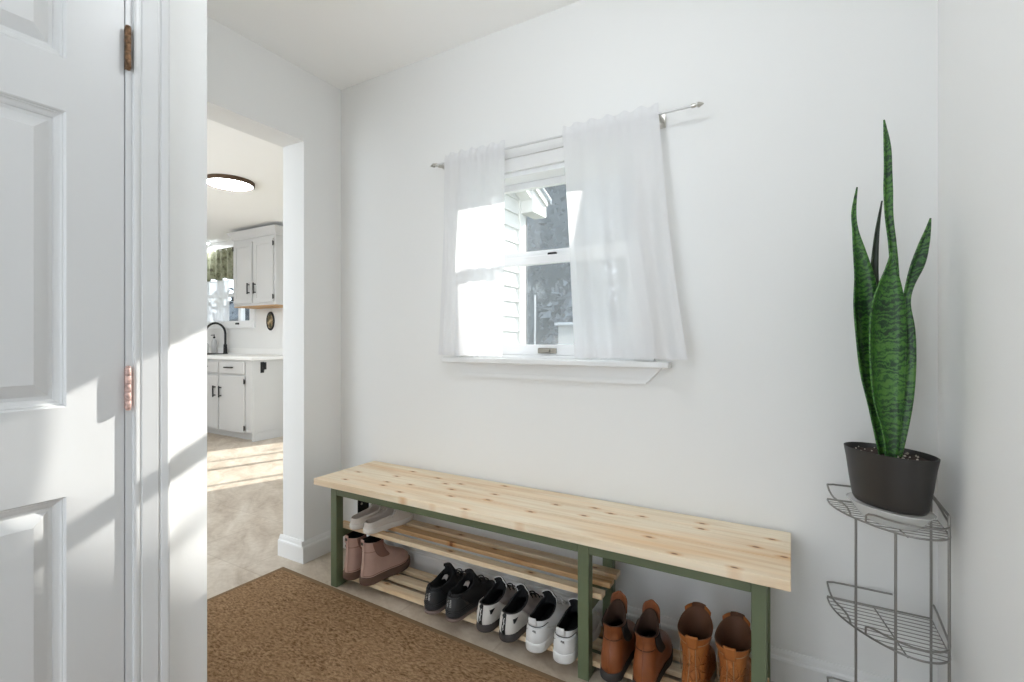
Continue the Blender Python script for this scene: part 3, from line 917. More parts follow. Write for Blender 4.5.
# --- pink suede chelsea boots
def pink_boot(t):
    ring_part(t, 'outsole', 'brown_foam', sole_rings(.272, .052, 0, .034, 0, flare=.004, toe_up=.006), True, True)
    F = Form([(.031, .006, .262, .0475, 0), (.056, .006, .258, .048, 0), (.082, .010, .232, .046, .05), (.105, .013, .186, .043, .3), (.130, .014, .140, .040, .7), (.156, .013, .116, .0385, .95), (.184, .010, .110, .039, 1, 0, -.004, .008)])
    ring_part(t, 'upper', 'pink_suede', F.shell())
    ring_part(t, 'lining', 'lining_black', fan_close(F.lining(.05, .005)))
    for sgn in (-1, 1):
        grid_part(t, 'elastic_gore', 'pink_elastic', F.patch(0, 0, 2.9, 5.97, .0028, 10, 12, lambda v: (sgn*(1.42-.42*v**.5), sgn*(1.72+.42*v**.5))), solid=.001)
    grid_part(t, 'heel_strip', 'pink_suede', F.patch(-.13, .13, 0, 5.9, .0022, 3, 14), solid=.0014)
    m = MB()
    m.tube([F.pt(4.4, -1.2+2.4*i/20, .0016) for i in range(21)], .0011, 5)
    m.tube([F.pt(.45, -3.0+6.0*i/60, .0014) for i in range(61)], .0011, 5)
    add(m, t, 'stitching', 'pink_elastic', angle=180)
    p = F.pt(6, 0)
    m = MB(); m.box(-.004, .0, -.010, .010, -.016, .016, .0012, Matrix.Translation(p+Vector((-.0015, 0, -.004)))); pt_ = add(m, t, 'pull_tab', 'pink_suede', sm=False)
    m = MB(); m.box(-.0012, 0, -.006, .006, -.006, .006, 0, Matrix.Translation(p+Vector((-.0056, 0, -.005)))); add(m, pt_, 'tab_label', 'mark_dark', sm=False)
pair(pink_boot, 'ankle_boot', ['dusty pink suede ankle boot against the left green bench leg', 'dusty pink suede ankle boot, right one of its pair, showing its elastic side'], 'boot', 'pink suede ankle boots',
     [(-1.702, 1.480), (-1.606, 1.482)], ST_L, (2, -5))
# --- beige canvas shoes, heels crushed
def beige_shoe(t):
    ring_part(t, 'outsole', 'canvas_rubber', sole_rings(.262, .044, 0, .024, 0, flare=.001, toe_up=.004), True, True)
    F = Form([(.018, .003, .256, .0415, 0), (.030, .004, .252, .042, 0), (.042, .008, .236, .040, .05), (.056, .008, .208, .0385, .2, -.012, .000, .010), (.063, .007, .186, .0395, .45, -.022, -.016, .034)])
    ring_part(t, 'upper', 'canvas_beige', F.shell())
    ring_part(t, 'lining', 'insole_grey', fan_close(F.lining(.027, .004)))
    tongue(t, 'canvas_beige', .176, .066, .150, .092, .022, None, thick=.003)
    m = MB()
    for sgn in (-1, 1):
        m.tube(bez((.176, sgn*.010, .083), (.15, sgn*.020, .095), (.13, sgn*.036, .080), (.118, sgn*.0385, .048), 10), .0021, 6)
    m.tube([(.174, -.014, .082), (.178, 0, .088), (.174, .014, .082)], .002, 6)
    m.tube([(.190, -.018, .070), (.197, 0, .078), (.190, .018, .070)], .002, 6); m.tube([(.206, -.02, .060), (.213, 0, .068), (.206, .02, .060)], .002, 6)
    for sgn in (-1, 1): m.tube(bez((.178, 0, .088), (.18, sgn*.012, .105), (.195, sgn*.026, .100), (.190, sgn*.022, .080), 8), .0018, 6)
    add(m, t, 'laces', 'lace_cream', angle=180)
pair(beige_shoe, 'canvas_shoe', ['pale beige canvas shoe on the upper shelf, nearest the left bench leg', 'pale beige canvas shoe on the upper shelf, right one with long loose laces'], 'shoe', 'beige canvas shoes',
     [(-1.680, 1.490), (-1.590, 1.484)], ST_U, (-8, -10))
# --- brown chelsea boots
def chelsea(t):
    ring_part(t, 'outsole', 'chelsea_sole', sole_rings(.285, .049, 0, .030, 0, flare=.002, toe_up=.006), True, True)
    F = Form([(.026, .004, .277, .0465, .03), (.048, .002, .272, .0475, .03), (.074, .006, .244, .0455, .1), (.096, .013, .196, .042, .35), (.118, .019, .150, .0365, .7), (.142, .021, .128, .0335, .95), (.172, .014, .124, .0350, 1, -.004, -.012, .030)])
    ring_part(t, 'upper', 'chelsea_leather', F.shell())
    ring_part(t, 'lining', 'boot_lining', fan_close(F.lining(.05, .005)))
    for sgn in (-1, 1):
        grid_part(t, 'elastic_gore', 'dark_elastic', F.patch(0, 0, 2.5, 5.98, .0028, 10, 12, lambda v: (sgn*(1.46-.50*v**.7), sgn*(1.66+.42*v**.7))), solid=.001)
    grid_part(t, 'heel_strip', 'chelsea_leather', F.patch(-.05, .05, .2, 5.9, .0018, 2, 14), solid=.001)
    m = MB(); m.tube([F.pt(4.2, -.95+1.9*i/20, .0014) for i in range(21)], .0012, 5); m.tube([F.pt(.25, -3.05+6.1*i/60, .0014) for i in range(61)], .001, 5)
    add(m, t, 'stitching', 'boot_lining', angle=180)
    # tall rounded pull tab at the front of the shaft
    P = []
    for i in range(9):
        v = i/8; row = []
        for j in range(9):
            u = j/8*2-1
            hw = .028*(1-.02*v)*(1 if v < .45 else max(.05, 1-((v-.45)/.55)**2.6)**.5)
            row.append(Vector((.128-.012*u*u*(1-.3*v)+.006*v, u*hw, .165+.060*v)))
        P.append(row)
    grid_part(t, 'pull_tab', 'chelsea_leather', P, solid=.003)
pair(chelsea, 'chelsea_boot', ['dark brown elastic sided boot right beside the middle green bench leg', 'dark brown elastic sided boot with its round toe against the wall'], 'boot', 'brown elastic sided boots',
     [(-.490, 1.442), (-.388, 1.440)], ST_L, (2, 0))
# --- tan lace-up boots
def tan_boot(t):
    ring_part(t, 'outsole', 'tan_sole', sole_rings(.285, .048, 0, .024, 0, flare=.003, toe_up=.006), True, True)
    F = Form([(.022, .004, .277, .045, 0), (.045, .002, .272, .0465, 0), (.070, .004, .244, .0455, .05), (.095, .010, .196, .0425, .3), (.120, .014, .152, .039, .7), (.150, .013, .135, .039, .95), (.185, .004, .140, .044, 1), (.212, -.006, .150, .049, 1, -.004, -.010, .016)])
    n = F.n
    # shaft open at the front: leave a slit where the tongue sits
    rr = F.shell()
    ring_part(t, 'upper', 'tan_leather', rr)
    ring_part(t, 'lining', 'tan_lining', fan_close(F.lining(.05, .004)))
    P = F.patch(-.30, .30, 5.75, 6.95, .003, 6, 6)
    for k, r_ in enumerate(P):
        for p in r_: p.z += .010*(k/6)**2
    grid_part(t, 'pull_tab', 'tan_leather', P, solid=.004)
    grid_part(t, 'heel_strip', 'tan_leather', F.patch(-.17, .17, .2, 5.8, .002, 4, 14), solid=.0016)
    m = MB(); m.tube([F.pt(6.25-.25*math.cos(a_*.9), a_, .0016) for a_ in [-1.5+3.0*i/24 for i in range(25)]], .0009, 5)
    for sg in (-1, 1): m.tube([F.pt(.3+5.4*i/20, sg*.19, .0034) for i in range(21)], .0008, 5)
    add(m, t, 'stitching', 'tan_thread', angle=180)
    tg = tongue(t, 'tan_lining', .146, .150, .158, .236, .024, None, curve=-.006, thick=.003)
    for sgn in (-1, 1):
        P = F.patch(0, 0, 3.4, 6.9, .0025, 4, 10, lambda v: (sgn*2.35, sgn*2.78))
        for k, r_ in enumerate(P):
            for p in r_: p.z += .012*(k/10)**3
        fl = grid_part(t, 'eyelet_flap', 'tan_leather', P, solid=.0025)
        m = MB()
        for q in range(5): m.blob(F.pt(4.2+q*.6, sgn*2.55, .005), .0032, 1)
        add(m, fl, 'eyelets', 'nickel', angle=180)
    m = MB()
    for q in range(5):
        k = 4.2+q*.6; a_, b_ = F.pt(k, -2.55, .008), F.pt(min(6.9, k+.45), 2.55, .008); a2, b2 = F.pt(k, 2.55, .008), F.pt(min(6.9, k+.45), -2.55, .008)
        for p0, p1 in ((a_, b_), (a2, b2)): m.tube([p0, (p0+p1)/2+Vector((.014, 0, 0)), p1], .0018, 5)
    p = F.pt(5.6, 2.5, .010)
    m.tube(bez(p, p+Vector((-.02, .02, .004)), p+Vector((-.04, .016, -.07)), p+Vector((-.035, .012, -.12)), 14), .0018, 5)
    add(m, t, 'laces', 'tan_thread', angle=180)
pair(tan_boot, 'lace_boot', ['tan leather lace up boot beside the dark brown boots, loose lace hanging', 'tan leather lace up boot next to the right green bench leg'], 'boot', 'tan lace up boots',
     [(-.246, 1.452), (-.147, 1.452)], ST_L, (2, -2))

# ------------------------------------------------------------------ plant stand (quarter round wire corner shelf)
SX, SY = .346, 1.786      # corner of the stand
stand = thing('corner_stand', 'three tier grey wire corner stand beside the bench', 'plant stand', (SX, SY, 0))
RIM = [(-.251, -.010), (-.246, -.060), (-.228, -.112), (-.196, -.163), (-.158, -.205), (-.118, -.236), (-.078, -.252), (-.040, -.246), (-.012, -.222), (-.003, -.190)]
def rim(t):
    t = max(0, min(.99999, t))*(len(RIM)-1); i = int(t); f = t-i
    g = lambda j: RIM[max(0, min(len(RIM)-1, j))]
    o = []
    for q in range(2):
        p0, p1, p2, p3 = g(i-1)[q], g(i)[q], g(i+1)[q], g(i+2)[q]
        o.append(.5*((2*p1)+(-p0+p2)*f+(2*p0-5*p1+4*p2-p3)*f*f+(-p0+3*p1-3*p2+p3)*f**3))
    return Vector((o[0], o[1], 0))
TIERS = (.618, .318, .024)
legs = [rim(.335)*.985, rim(.555)*.985, Vector((-.004, -.008, 0)), rim(.91)*.985]
for k, p in enumerate(legs):
    MB().tube([p, p+Vector((0, 0, .672 if k > 1 else TIERS[0]))], .0032, 8).build('leg', 'chrome_wire', stand, smooth=True)
MB().tube([legs[2]+Vector((0, 0, .672)), legs[3]+Vector((0, 0, .672))], .0032, 8).build('top_bar', 'chrome_wire', stand, smooth=True)
for tz in TIERS:
    m = MB()
    Z = Vector((0, 0, tz))
    m.tube([Vector((-.003, -.006, tz))]+[rim(a/36)+Z for a in range(37)], .0026, 6, closed=True)
    tr = m.build('tier_frame', 'chrome_wire', stand, smooth=True)
    m = MB(); nw = 12
    # wires parallel to the long front chord
    for i in range(1, nw):
        y = -.246*i/nw
        hits = []
        for a in range(360):
            p0, p1 = rim(a/360), rim((a+1)/360)
            if (p0.y-y)*(p1.y-y) <= 0: hits.append(p0.x)
        x0 = min(hits); x1 = max(hits) if len(hits) > 1 and max(hits)-x0 > .05 else -.003
        m.tube([(x0, y, tz+.001), (x1, y, tz+.001)], .0013, 5)
    m.tube([(-.135, -.008, tz-.003), tuple(rim(.62)+Vector((0, 0, tz-.003)))], .002, 5)
    m.build('shelf_wires', 'chrome_wire', tr, smooth=True)
    hz = .045; H_ = Vector((0, 0, hz)); g = MB()
    g.tube([Vector((-.09, -.004, tz+hz)), Vector((-.235, -.004, tz+hz)), rim(0)+Z+H_*.98]+[rim(t_)+Z+H_*(1-.42*smooth01(t_/.20)) for t_ in (.02, .05, .09, .13, .17, .21, .25)]
           +[rim(.285)+Z+H_*.45, rim(.305)+Z+H_*.2, rim(.31)+Z], .0028, 6)
    g.tube([rim(.40)+Z, rim(.40)+Z+H_*.42, rim(.415)+Z+H_*.55]+[rim(t_)+Z+H_*.60 for t_ in (.45, .5, .55, .6, .65, .7, .75, .8, .85, .9, .95)]+[rim(1)+Z+H_*.62, Vector((-.001, -.06, tz+hz*.95)), Vector((-.001, -.02, tz+hz))], .0028, 6)
    g.build('guard_rail', 'chrome_wire', tr, smooth=True)

# saucer + potted plant
PX, PY = .226, 1.632
ZT = .6185
sau = MB()
ang = R(-46)
def ell(r, z, a=1.0, b_=.62, n=48):
    o = []
    for j in range(n):
        x, y = r*a*math.cos(2*PI*j/n), r*b_*math.sin(2*PI*j/n)
        o.append((x*math.cos(ang)-y*math.sin(ang), x*math.sin(ang)+y*math.cos(ang), z))
    return o
sau.rings([ell(.050, 0), ell(.070, .001), ell(.094, .026), ell(.107, .043), ell(.110, .044), ell(.110, .0425), ell(.103, .0415), ell(.02, .0415)], True, True, True)
so = sau.build('plant_saucer', 'saucer_clear', None, smooth=True)
so.location = (PX, PY, ZT+.0015); tag(so, 'clear plastic saucer under the black plant pot', 'saucer')
PZ = ZT+.0455
plant = thing('snake_plant', 'tall green snake plant in a black oval pot on the corner stand', 'plant', (PX, PY, PZ))
p = MB()
HT = .145
prof_p = [(.083, 0), (.089, .002), (.0945, .012), (.103, .06), (.111, .115), (.1165, HT-.004), (.117, HT), (.1145, HT+.001), (.1125, HT-.004), (.109, HT-.022)]
p.rings([ell(r, z) for r, z in prof_p], True, True, False)
p.build('pot', 'pot_plastic', plant, smooth=True, angle=50)
s = MB(); random.seed(5)
rr = [ell(.1105, HT-.016)]+[[(x*k, y*k, HT-.014+.004*random.random()+(1-k)*.006) for x, y, z in ell(.1105, 0)] for k in (.85, .68, .5, .32, .15, .02)]
s.rings(rr, True, False, True); soil = s.build('soil', 'dark_soil', plant, smooth=True)
m = MB()
for i in range(40):
    a, q = random.random()*2*PI, random.random()**.5*.92
    x, y = .108*q*math.cos(a), .108*.62*q*math.sin(a)
    m.blob((x*math.cos(ang)-y*math.sin(ang), x*math.sin(ang)+y*math.cos(ang), HT-.009+.004*(1-q)), random.uniform(.0015, .0038), 1, .6)
pe = m.build('soil_flecks', 'perlite', soil, kind='stuff')

def leaf(pts, face=0, cup=.25, mat='snake_leaf', twist=0):
    """pts: (x, y, z, half width) world coordinates up the blade; face = heading the blade's front looks to (0 = towards -Y/camera)"""
    n = len(pts)
    # resample with catmull-rom
    def cr(i, f, q):
        g = lambda j: pts[max(0, min(n-1, j))][q]
        p0, p1, p2, p3 = g(i-1), g(i), g(i+1), g(i+2)
        return .5*((2*p1)+(-p0+p2)*f+(2*p0-5*p1+4*p2-p3)*f*f+(-p0+3*p1-3*p2+p3)*f**3)
    S = []
    for i in range(n-1):
        for k in range(6): S.append([cr(i, k/6, q) for q in range(4)])
    S.append(list(pts[-1]))
    P, U = [], []; dist = 0
    for i, (x, y, z, w_) in enumerate(S):
        if i: dist += (Vector(S[i][:3])-Vector(S[i-1][:3])).length
        f = face+twist*i/len(S)
        ax = Vector((math.cos(f), math.sin(f), 0)); nr = Vector((math.sin(f), -math.cos(f), 0))
        row, ur = [], []
        w_ = max(w_, .0006)
        for j in range(9):
            u = j/4-1
            pt = Vector((x, y, z))+ax*u*w_+nr*(u*u-.4)*w_*cup*2
            row.append(pt-Vector((PX, PY, PZ))); ur.append((u*.02, dist-abs(u)*.006))
        P.append(row); U.append(ur)
    m = MB(); m.grid(P, U)
    o = m.build('leaf', mat, plant, smooth=True, angle=180, solid=.004, off=0)
    return o
F0 = R(30)   # broad faces look at the room's middle
ZB = PZ+HT-.018
leaf([(.222, 1.585, ZB, .014), (.221, 1.585, .86, .021), (.210, 1.583, .96, .039), (.207, 1.58, 1.06, .0455), (.207, 1.58, 1.12, .047), (.209, 1.58, 1.19, .044), (.215, 1.582, 1.245, .031), (.222, 1.585, 1.29, .0155), (.227, 1.588, 1.338, .0008)], F0, .30)
leaf([(.212, 1.622, ZB, .012), (.194, 1.622, .92, .022), (.180, 1.624, 1.02, .033), (.174, 1.626, 1.12, .040), (.168, 1.628, 1.20, .037), (.166, 1.630, 1.28, .029), (.158, 1.630, 1.35, .0185), (.151, 1.628, 1.41, .0085), (.148, 1.624, 1.46, .0062), (.156, 1.618, 1.525, .0008)], F0+.1, .35)
leaf([(.240, 1.648, ZB, .012), (.242, 1.65, 1.0, .013), (.240, 1.65, 1.15, .014), (.238, 1.648, 1.28, .0125), (.234, 1.644, 1.36, .0105), (.226, 1.64, 1.44, .0105), (.2235, 1.638, 1.51, .0115), (.2235, 1.636, 1.565, .0095), (.222, 1.634, 1.63, .008), (.2165, 1.63, 1.70, .0006)], F0+.2, .4, twist=-.35)
leaf([(.226, 1.66, ZB, .010), (.212, 1.664, 1.0, .014), (.200, 1.664, 1.16, .013), (.196, 1.662, 1.27, .011), (.198, 1.66, 1.34, .0085), (.204, 1.657, 1.41, .005), (.215, 1.654, 1.488, .0006)], F0+.1, .5, 'leaf_dark')
leaf([(.240, 1.602, ZB, .007), (.256, 1.604, .93, .013), (.263, 1.604, 1.04, .0135), (.263, 1.604, 1.13, .012), (.257, 1.602, 1.20, .009), (.262, 1.600, 1.245, .010), (.276, 1.598, 1.30, .0165), (.289, 1.596, 1.35, .0125), (.300, 1.595, 1.39, .0055), (.306, 1.594, 1.416, .0006)], F0, .5, 'leaf_dark').data.materials[0] = MATS['snake_leaf']

# ------------------------------------------------------------------ kitchen
ZK = CH
# north wall with the sink window and the patio door
KW0, KW1, KWZ0, KWZ1 = -7.35, -6.05, 1.33, 2.30
PD0, PD1, PDZ = -4.60, -2.97, 2.10
w = MB()
w.box(KX, KW0, KY, KY+.15, 0, CH); w.box(KW0, KW1, KY, KY+.15, 0, KWZ0); w.box(KW0, KW1, KY, KY+.15, KWZ1, CH)
w.box(KW1, PD0, KY, KY+.15, 0, CH); w.box(PD0, PD1, KY, KY+.15, PDZ, CH); w.box(PD1, XL-.166, KY, KY+.15, 0, CH)
struct('wall_kitchen_back', w, 'wall_paint')
struct('wall_kitchen_front', MB().box(KX, -4.3, YN-.12, YN, 0, CH), 'wall_paint')  # unseen wall added to cut the sky light reaching the kitchen
struct('wall_kitchen_left', MB().box(KX-.1, KX, YN, KY+.15, 0, CH), 'wall_paint')
# patio door
pd = MB()
pd.box(PD0, PD1, KY+.03, KY+.12, PDZ-.05, PDZ); pd.box(PD0, PD1, KY+.03, KY+.12, 0, .05)
for x0, x1 in [(PD0, PD0+.02), (-4.067, -4.045), (-3.735, -3.69), (-3.165, -3.14), (PD1-.02, PD1)]: pd.box(x0, x1, KY+.04, KY+.11, .05, PDZ-.05)
po = struct('door_2', pd, 'vinyl_white'); tag(po, 'white glazed patio door letting sun onto the kitchen floor')
MB().box(PD0+.02, PD1-.02, KY+.072, KY+.078, .05, PDZ-.05).build('pane', 'window_glass', po)
# sink window
kw = MB()
kw.box(KW0-.08, KW0+.03, KY-.02, KY+.12, KWZ0+.03, KWZ1-.03); kw.box(KW1-.03, KW1+.075, KY-.02, KY+.12, KWZ0+.03, KWZ1-.03)
kw.box(KW0-.08, KW1+.075, KY-.021, KY+.12, KWZ1-.03, KWZ1+.08); kw.box(KW0-.08, KW1+.075, KY-.03, KY+.12, KWZ0-.065, KWZ0+.03)
for x in (-6.93, -6.42): kw.box(x-.028, x+.028, KY+.05, KY+.11, KWZ0, KWZ1)
kw.box(KW0, KW1, KY+.055, KY+.10, 1.70, 1.745)
ko = struct('window_2', kw, 'vinyl_white'); tag(ko, 'white kitchen window over the sink under a green valance')
MB().box(KW0, KW1, KY+.075, KY+.08, KWZ0, KWZ1).build('pane', 'window_glass', ko)
MB().box(-6.36, -6.29, KY-.045, KY-.03, KWZ0-.02, KWZ0+.005, .003).build('sash_latch', 'black_metal', ko)
# valance
val = thing('window_valance', 'gathered green floral valance over the kitchen sink window', 'valance', (-6.83, KY-.075, 2.33))
P = []
for i in range(13):
    v = i/12; row = []
    for j in range(81):
        u = j/80; row.append((lerp(-.60, .62, u), -.018*math.sin(2*PI*9*u)*(.4+v)+.004*math.sin(2*PI*23*u), -.41*v+.012*math.sin(2*PI*4.5*u)*v))
    P.append(row)
m = MB(); m.grid(P); m.build('cloth', 'floral_cloth', val, smooth=True, angle=180, solid=.003)
MB().tube([(-.64, .01, -.02), (.66, .01, -.02)], .008, 8).build('rod', 'vinyl_white', val, smooth=True)

# short white tier curtain on the left of the sink window
tc_ = thing('tier_curtain', 'short white sheer tier curtain in the kitchen sink window', 'curtain', (-6.86, KY-.04, 1.905))
P = [[(lerp(-.48, .36, j/60), .010*math.sin(2*PI*8*j/60)*(.5+i/10), -.545*i/10) for j in range(61)] for i in range(11)]
m = MB(); m.grid(P); m.build('cloth', 'sheer_voile', tc_, smooth=True, angle=180)
MB().tube([(-.50, 0, 0), (.80, 0, 0)], .006, 8).build('rod', 'vinyl_white', tc_, smooth=True)
# base cabinet
CBY = 3.14; CBX1 = -5.055; CBX0 = -7.75
base = thing('base_cabinet', 'white kitchen base cabinet with black handles under the sink worktop', 'cabinet', (CBX1, CBY, 0))
MB().box(CBX0-CBX1, 0, .0, KY-CBY-.002, .09, .885, .003).box(CBX0-CBX1, 0, .055, KY-CBY-.002, .001, .0895).box(-.02, .0, .0, .055, 0, .09).build('carcass', 'cabinet_paint', base)
def pull(parent, x, z, vertical, y=-.022, L_=.13):
    m = MB(); r = .008
    if vertical:
        m.tube([(x, y-.028, z-L_/2), (x, y-.028, z+L_/2)], r, 8)
        for k in (-1, 1): m.tube([(x, y, z+k*L_*.36), (x, y-.028, z+k*L_*.36)], r*.9, 8)
    else:
        m.tube([(x-L_/2, y-.028, z), (x+L_/2, y-.028, z)], r, 8)
        for k in (-1, 1): m.tube([(x+k*L_*.36, y, z), (x+k*L_*.36, y-.028, z)], r*.9, 8)
    m.build('handle', 'black_metal', parent, smooth=True)
def cab_hinge(parent, x, z, y=-.022):
    m = MB(); m.tube([(x, y-.002, z-.028), (x, y-.002, z+.028)], .006, 8); m.box(x-.010, x+.012, y-.002, y+.004, z-.022, z+.022, .001)
    m.build('hinge', 'black_metal', parent)
def shaker(parent, name, x0, x1, z0, z1, y0=-.022):
    m = MB(); f = .055
    m.box(x0+f-.001, x1-f+.001, y0+.0008, -.001, z0, z0+f, .0015); m.box(x0+f-.001, x1-f+.001, y0+.0008, -.001, z1-f, z1, .0015); m.box(x0, x0+f, y0, -.001, z0, z1, .002); m.box(x1-f, x1, y0, -.001, z0, z1, .002)
    m.box(x0+f-.001, x1-f+.001, y0+.008, -.002, z0+f-.001, z1-f+.001)
    return m.build(name, 'cabinet_paint', parent)
def slab(parent, name, x0, x1, z0, z1, y0=-.022):
    return MB().box(x0, x1, y0, -.001, z0, z1, .004).build(name, 'cabinet_paint', parent)
dw = .505
xs = [(-.60-.005, -.125)]
# doors listed from the right: px 222-246, then 207-221 ...
bd = [(-.615, -.135), (-1.125, -.645), (-1.75, -1.27), (-2.26, -1.78)]
for k, (x0, x1) in enumerate(bd):
    dr = slab(base, 'door', x0, x1, .085, .705)
    pull(dr, x0+.045 if k % 2 == 0 else x1-.045, .52, True)
    for z in (.14, .65): cab_hinge(dr, x1+.006 if k % 2 == 0 else x0-.006, z)
    dz = slab(base, 'drawer', x0, x1, .73, .862)
    pull(dz, (x0+x1)/2-.02, .80, False, L_=.15)
# drop-leaf bracket on the cabinet side
m = MB(); m.box(.0, .006, .085, .125, .745, .865, .001); m.tube([(.009, .105, .75), (.009, .105, .86)], .007, 8); m.box(.0, .010, .125, .150, .78, .86, .001)
o = m.build('leaf_bracket', 'black_metal', base); o['label'] = 'black folding bracket on the side'
# worktop
wt = MB().box(CBX0, CBX1+.02, CBY-.03, KY-.001, .886, .922, .006).box(CBX0, CBX1+.02, KY-.02, KY-.001, .922, 1.0, .004)
wo = wt.build('worktop', 'worktop', None); tag(wo, 'white kitchen worktop running past the sink under the window', 'worktop')
# sink
sk = thing('kitchen_sink', 'dark rimmed sink set in the white worktop below the black tap', 'sink', (-6.75, 3.42, .922))
MB().rings([[(sx*.36*(1 if abs(sx) else 1), sy*.20, z) for sx, sy in ((-1, -1), (1, -1), (1, 1), (-1, 1))] for z in (0, .006)], True, False, False)
m = MB(); rr = []
for a, b_, z in [(.40, .235, .0005), (.40, .235, .008), (.37, .205, .009), (.36, .195, .004), (.35, .185, .0015), (.05, .05, .001)]:
    rr.append([(math.copysign(abs(math.cos(q))**.35, math.cos(q))*a, math.copysign(abs(math.sin(q))**.35, math.sin(q))*b_, z) for q in [2*PI*i/40+.01 for i in range(40)]])
m.rings(rr, True, False, True); m.build('sink_rim', 'black_metal', sk)
# tap
tp = thing('kitchen_tap', 'black gooseneck kitchen tap behind the sink', 'tap', (-6.55, 3.685, .922))
MB().lathe([(.03, 0), (.03, .01), (.024, .02), (.022, .12), (.018, .13)], 16).build('tap_body', 'black_metal', tp, smooth=True)
pts = [Vector((0, 0, .12)), Vector((0, 0, .25))]+[Vector((-.13+.13*math.cos(R(a)), -.06+.06*math.cos(R(a)), .27+.14*math.sin(R(a)))) for a in range(0, 181, 15)]+[Vector((-.26, -.12, .19))]
MB().tube(pts, .014, 10).build('spout', 'black_metal', tp, smooth=True)
MB().tube([(0, 0, .08), (.05, -.02, .085), (.075, -.03, .12)], .009, 8).build('lever', 'black_metal', tp, smooth=True)
def soap(x, y, h, r, lab):
    b_ = thing('soap_bottle', lab, 'bottle', (x, y, .922), 0, 'soap bottles by the tap')
    MB().lathe([(r*.9, 0), (r, .006), (r, h*.62), (r*.7, h*.72), (r*.35, h*.76), (r*.35, h*.82)], 16).build('bottle', 'soap_plastic', b_, smooth=True)
    m = MB().lathe([(r*.4, h*.80), (r*.4, h*.88), (r*.14, h*.89), (r*.14, h)], 12); m.tube([(0, 0, h*.97), (-.04, -.02, h*.96)], .006, 6)
    m.build('pump', 'black_metal', b_)
soap(-6.90, 3.62, .20, .032, 'short grey soap pump bottle left of its pair beside the tap'); soap(-6.77, 3.66, .26, .034, 'taller grey soap pump bottle nearest the black tap')
# upper cabinet
UX0, UX1, UY = -5.93, -5.10, 3.44
upc = thing('wall_cabinet', 'white two door kitchen wall cabinet with black handles and crown moulding', 'cabinet', (UX0, UY, 1.515))
UW = UX1-UX0; UH = .82
MB().box(0, UW, 0, KY-UY-.002, 0, UH, .002).build('carcass', 'cabinet_paint', upc)
o = MB().box(.004, UW-.004, .004, KY-UY-.004, -.012, -.0005).build('underside', 'raw_ply', upc); o['label'] = 'bare plywood underside'
m = MB()
cp = [(0, UH-.02), (-.012, UH-.015), (-.02, UH+.01), (-.05, UH+.055), (-.058, UH+.075), (0, UH+.075)]
m.rings([[(-q[0]*-1 if False else q[0], q[0], q[1]) for q in cp], [(UW-q[0], q[0], q[1]) for q in cp], [(UW-q[0], KY-UY-.002, q[1]) for q in cp]], True, True, True)
m.rings([[(q[0], q[0], q[1]) for q in cp], [(q[0], KY-UY-.002, q[1]) for q in cp]], True, True, True)
m.build('crown_moulding', 'cabinet_paint', upc)
for k, (x0, x1) in enumerate([(.025, .395), (.435, UW-.03)]):
    dr = shaker(upc, 'door', x0, x1, .03, UH-.06)
    pull(dr, x1-.04 if k == 0 else x0+.04, .20, True)
    for z in (.09, UH-.12): cab_hinge(dr, x0-.006 if k == 0 else x1+.006, z)
# oval plaque
pl = thing('oval_plaque', 'small dark oval picture plaque on the kitchen wall under the wall cabinet', 'plaque', (-5.66, KY, 1.345))
m = MB(); n_ = 32
m.rings([[(a*math.cos(2*PI*j/n_), y, b_*math.sin(2*PI*j/n_)) for j in range(n_)] for a, b_, y in [(.078, .118, -.001), (.078, .118, -.012), (.070, .110, -.018), (.058, .094, -.013)]], True, True, True)
m.build('plaque_rim', 'black_metal', pl, smooth=True)
m = MB(); m.rings([[(a*math.cos(2*PI*j/n_), y, b_*math.sin(2*PI*j/n_)) for j in range(n_)] for a, b_, y in [(.057, .092, -.0135), (.04, .07, -.0155), (.01, .015, -.016)]], True, False, True)
m.build('plaque_picture', 'plaque_scene', pl, smooth=True)
# ceiling lamps
def lamp(x, y, r, lab, ring='raw_ply', cat='ceiling light'):
    l = thing('ceiling_light', lab, cat, (x, y, CH))
    MB().lathe([(r, -.0005), (r, -.028), (r*.965, -.034), (r*.93, -.034), (r*.93, -.006)], 48, cap1=False).build('lamp_ring', ring, l, smooth=True)
    MB().lathe([(r*.93, -.010), (r*.93, -.026), (r*.90, -.0305), (r*.5, -.032), (.01, -.032)], 48, cap0=False).build('diffuser', 'lamp_glow', l, smooth=True)
    return l
lamp(-4.13, 2.36, .19, 'round flush ceiling light with a bronze rim in the kitchen', 'bronze')
lamp(-6.95, 3.56, .13, 'small round ceiling light above the kitchen sink', 'vinyl_white')

# two added fill lamps, entry globe and kitchen pendant, unseen sources that lift the brightness
fl_ = thing('ceiling_light', 'added white globe fill light with a nickel base, out of view above the entry', 'ceiling light', (-.55, .80, CH))
MB().lathe([(.075, -.0005), (.075, -.02), (.03, -.035), (.012, -.04), (.012, -.095), (.045, -.10), (.045, -.125)], 32).build('lamp_base', 'nickel', fl_, smooth=True)
MB().blob((0, 0, -.21), .09, 3).build('fill_globe', 'entry_fill_glow', fl_, smooth=True, angle=180)
gl = thing('kitchen_fill_lamp', 'added white globe fill lamp hanging unseen in the kitchen to brighten it', 'pendant lamp', (-5.0, 1.15, CH))
MB().lathe([(.065, -.001), (.065, -.018), (.02, -.03), (.006, -.035), (.006, -.45), (.045, -.455), (.045, -.480)], 24).build('lamp_cord', 'nickel', gl, smooth=True)
MB().blob((0, 0, -.575), .105, 3).build('fill_globe', 'kitchen_fill_glow', gl, smooth=True, angle=180)
# ------------------------------------------------------------------ outside
struct('ground', MB().box(-16, 12, YB+.16, 24, -.42, -.3), 'ground_lawn')
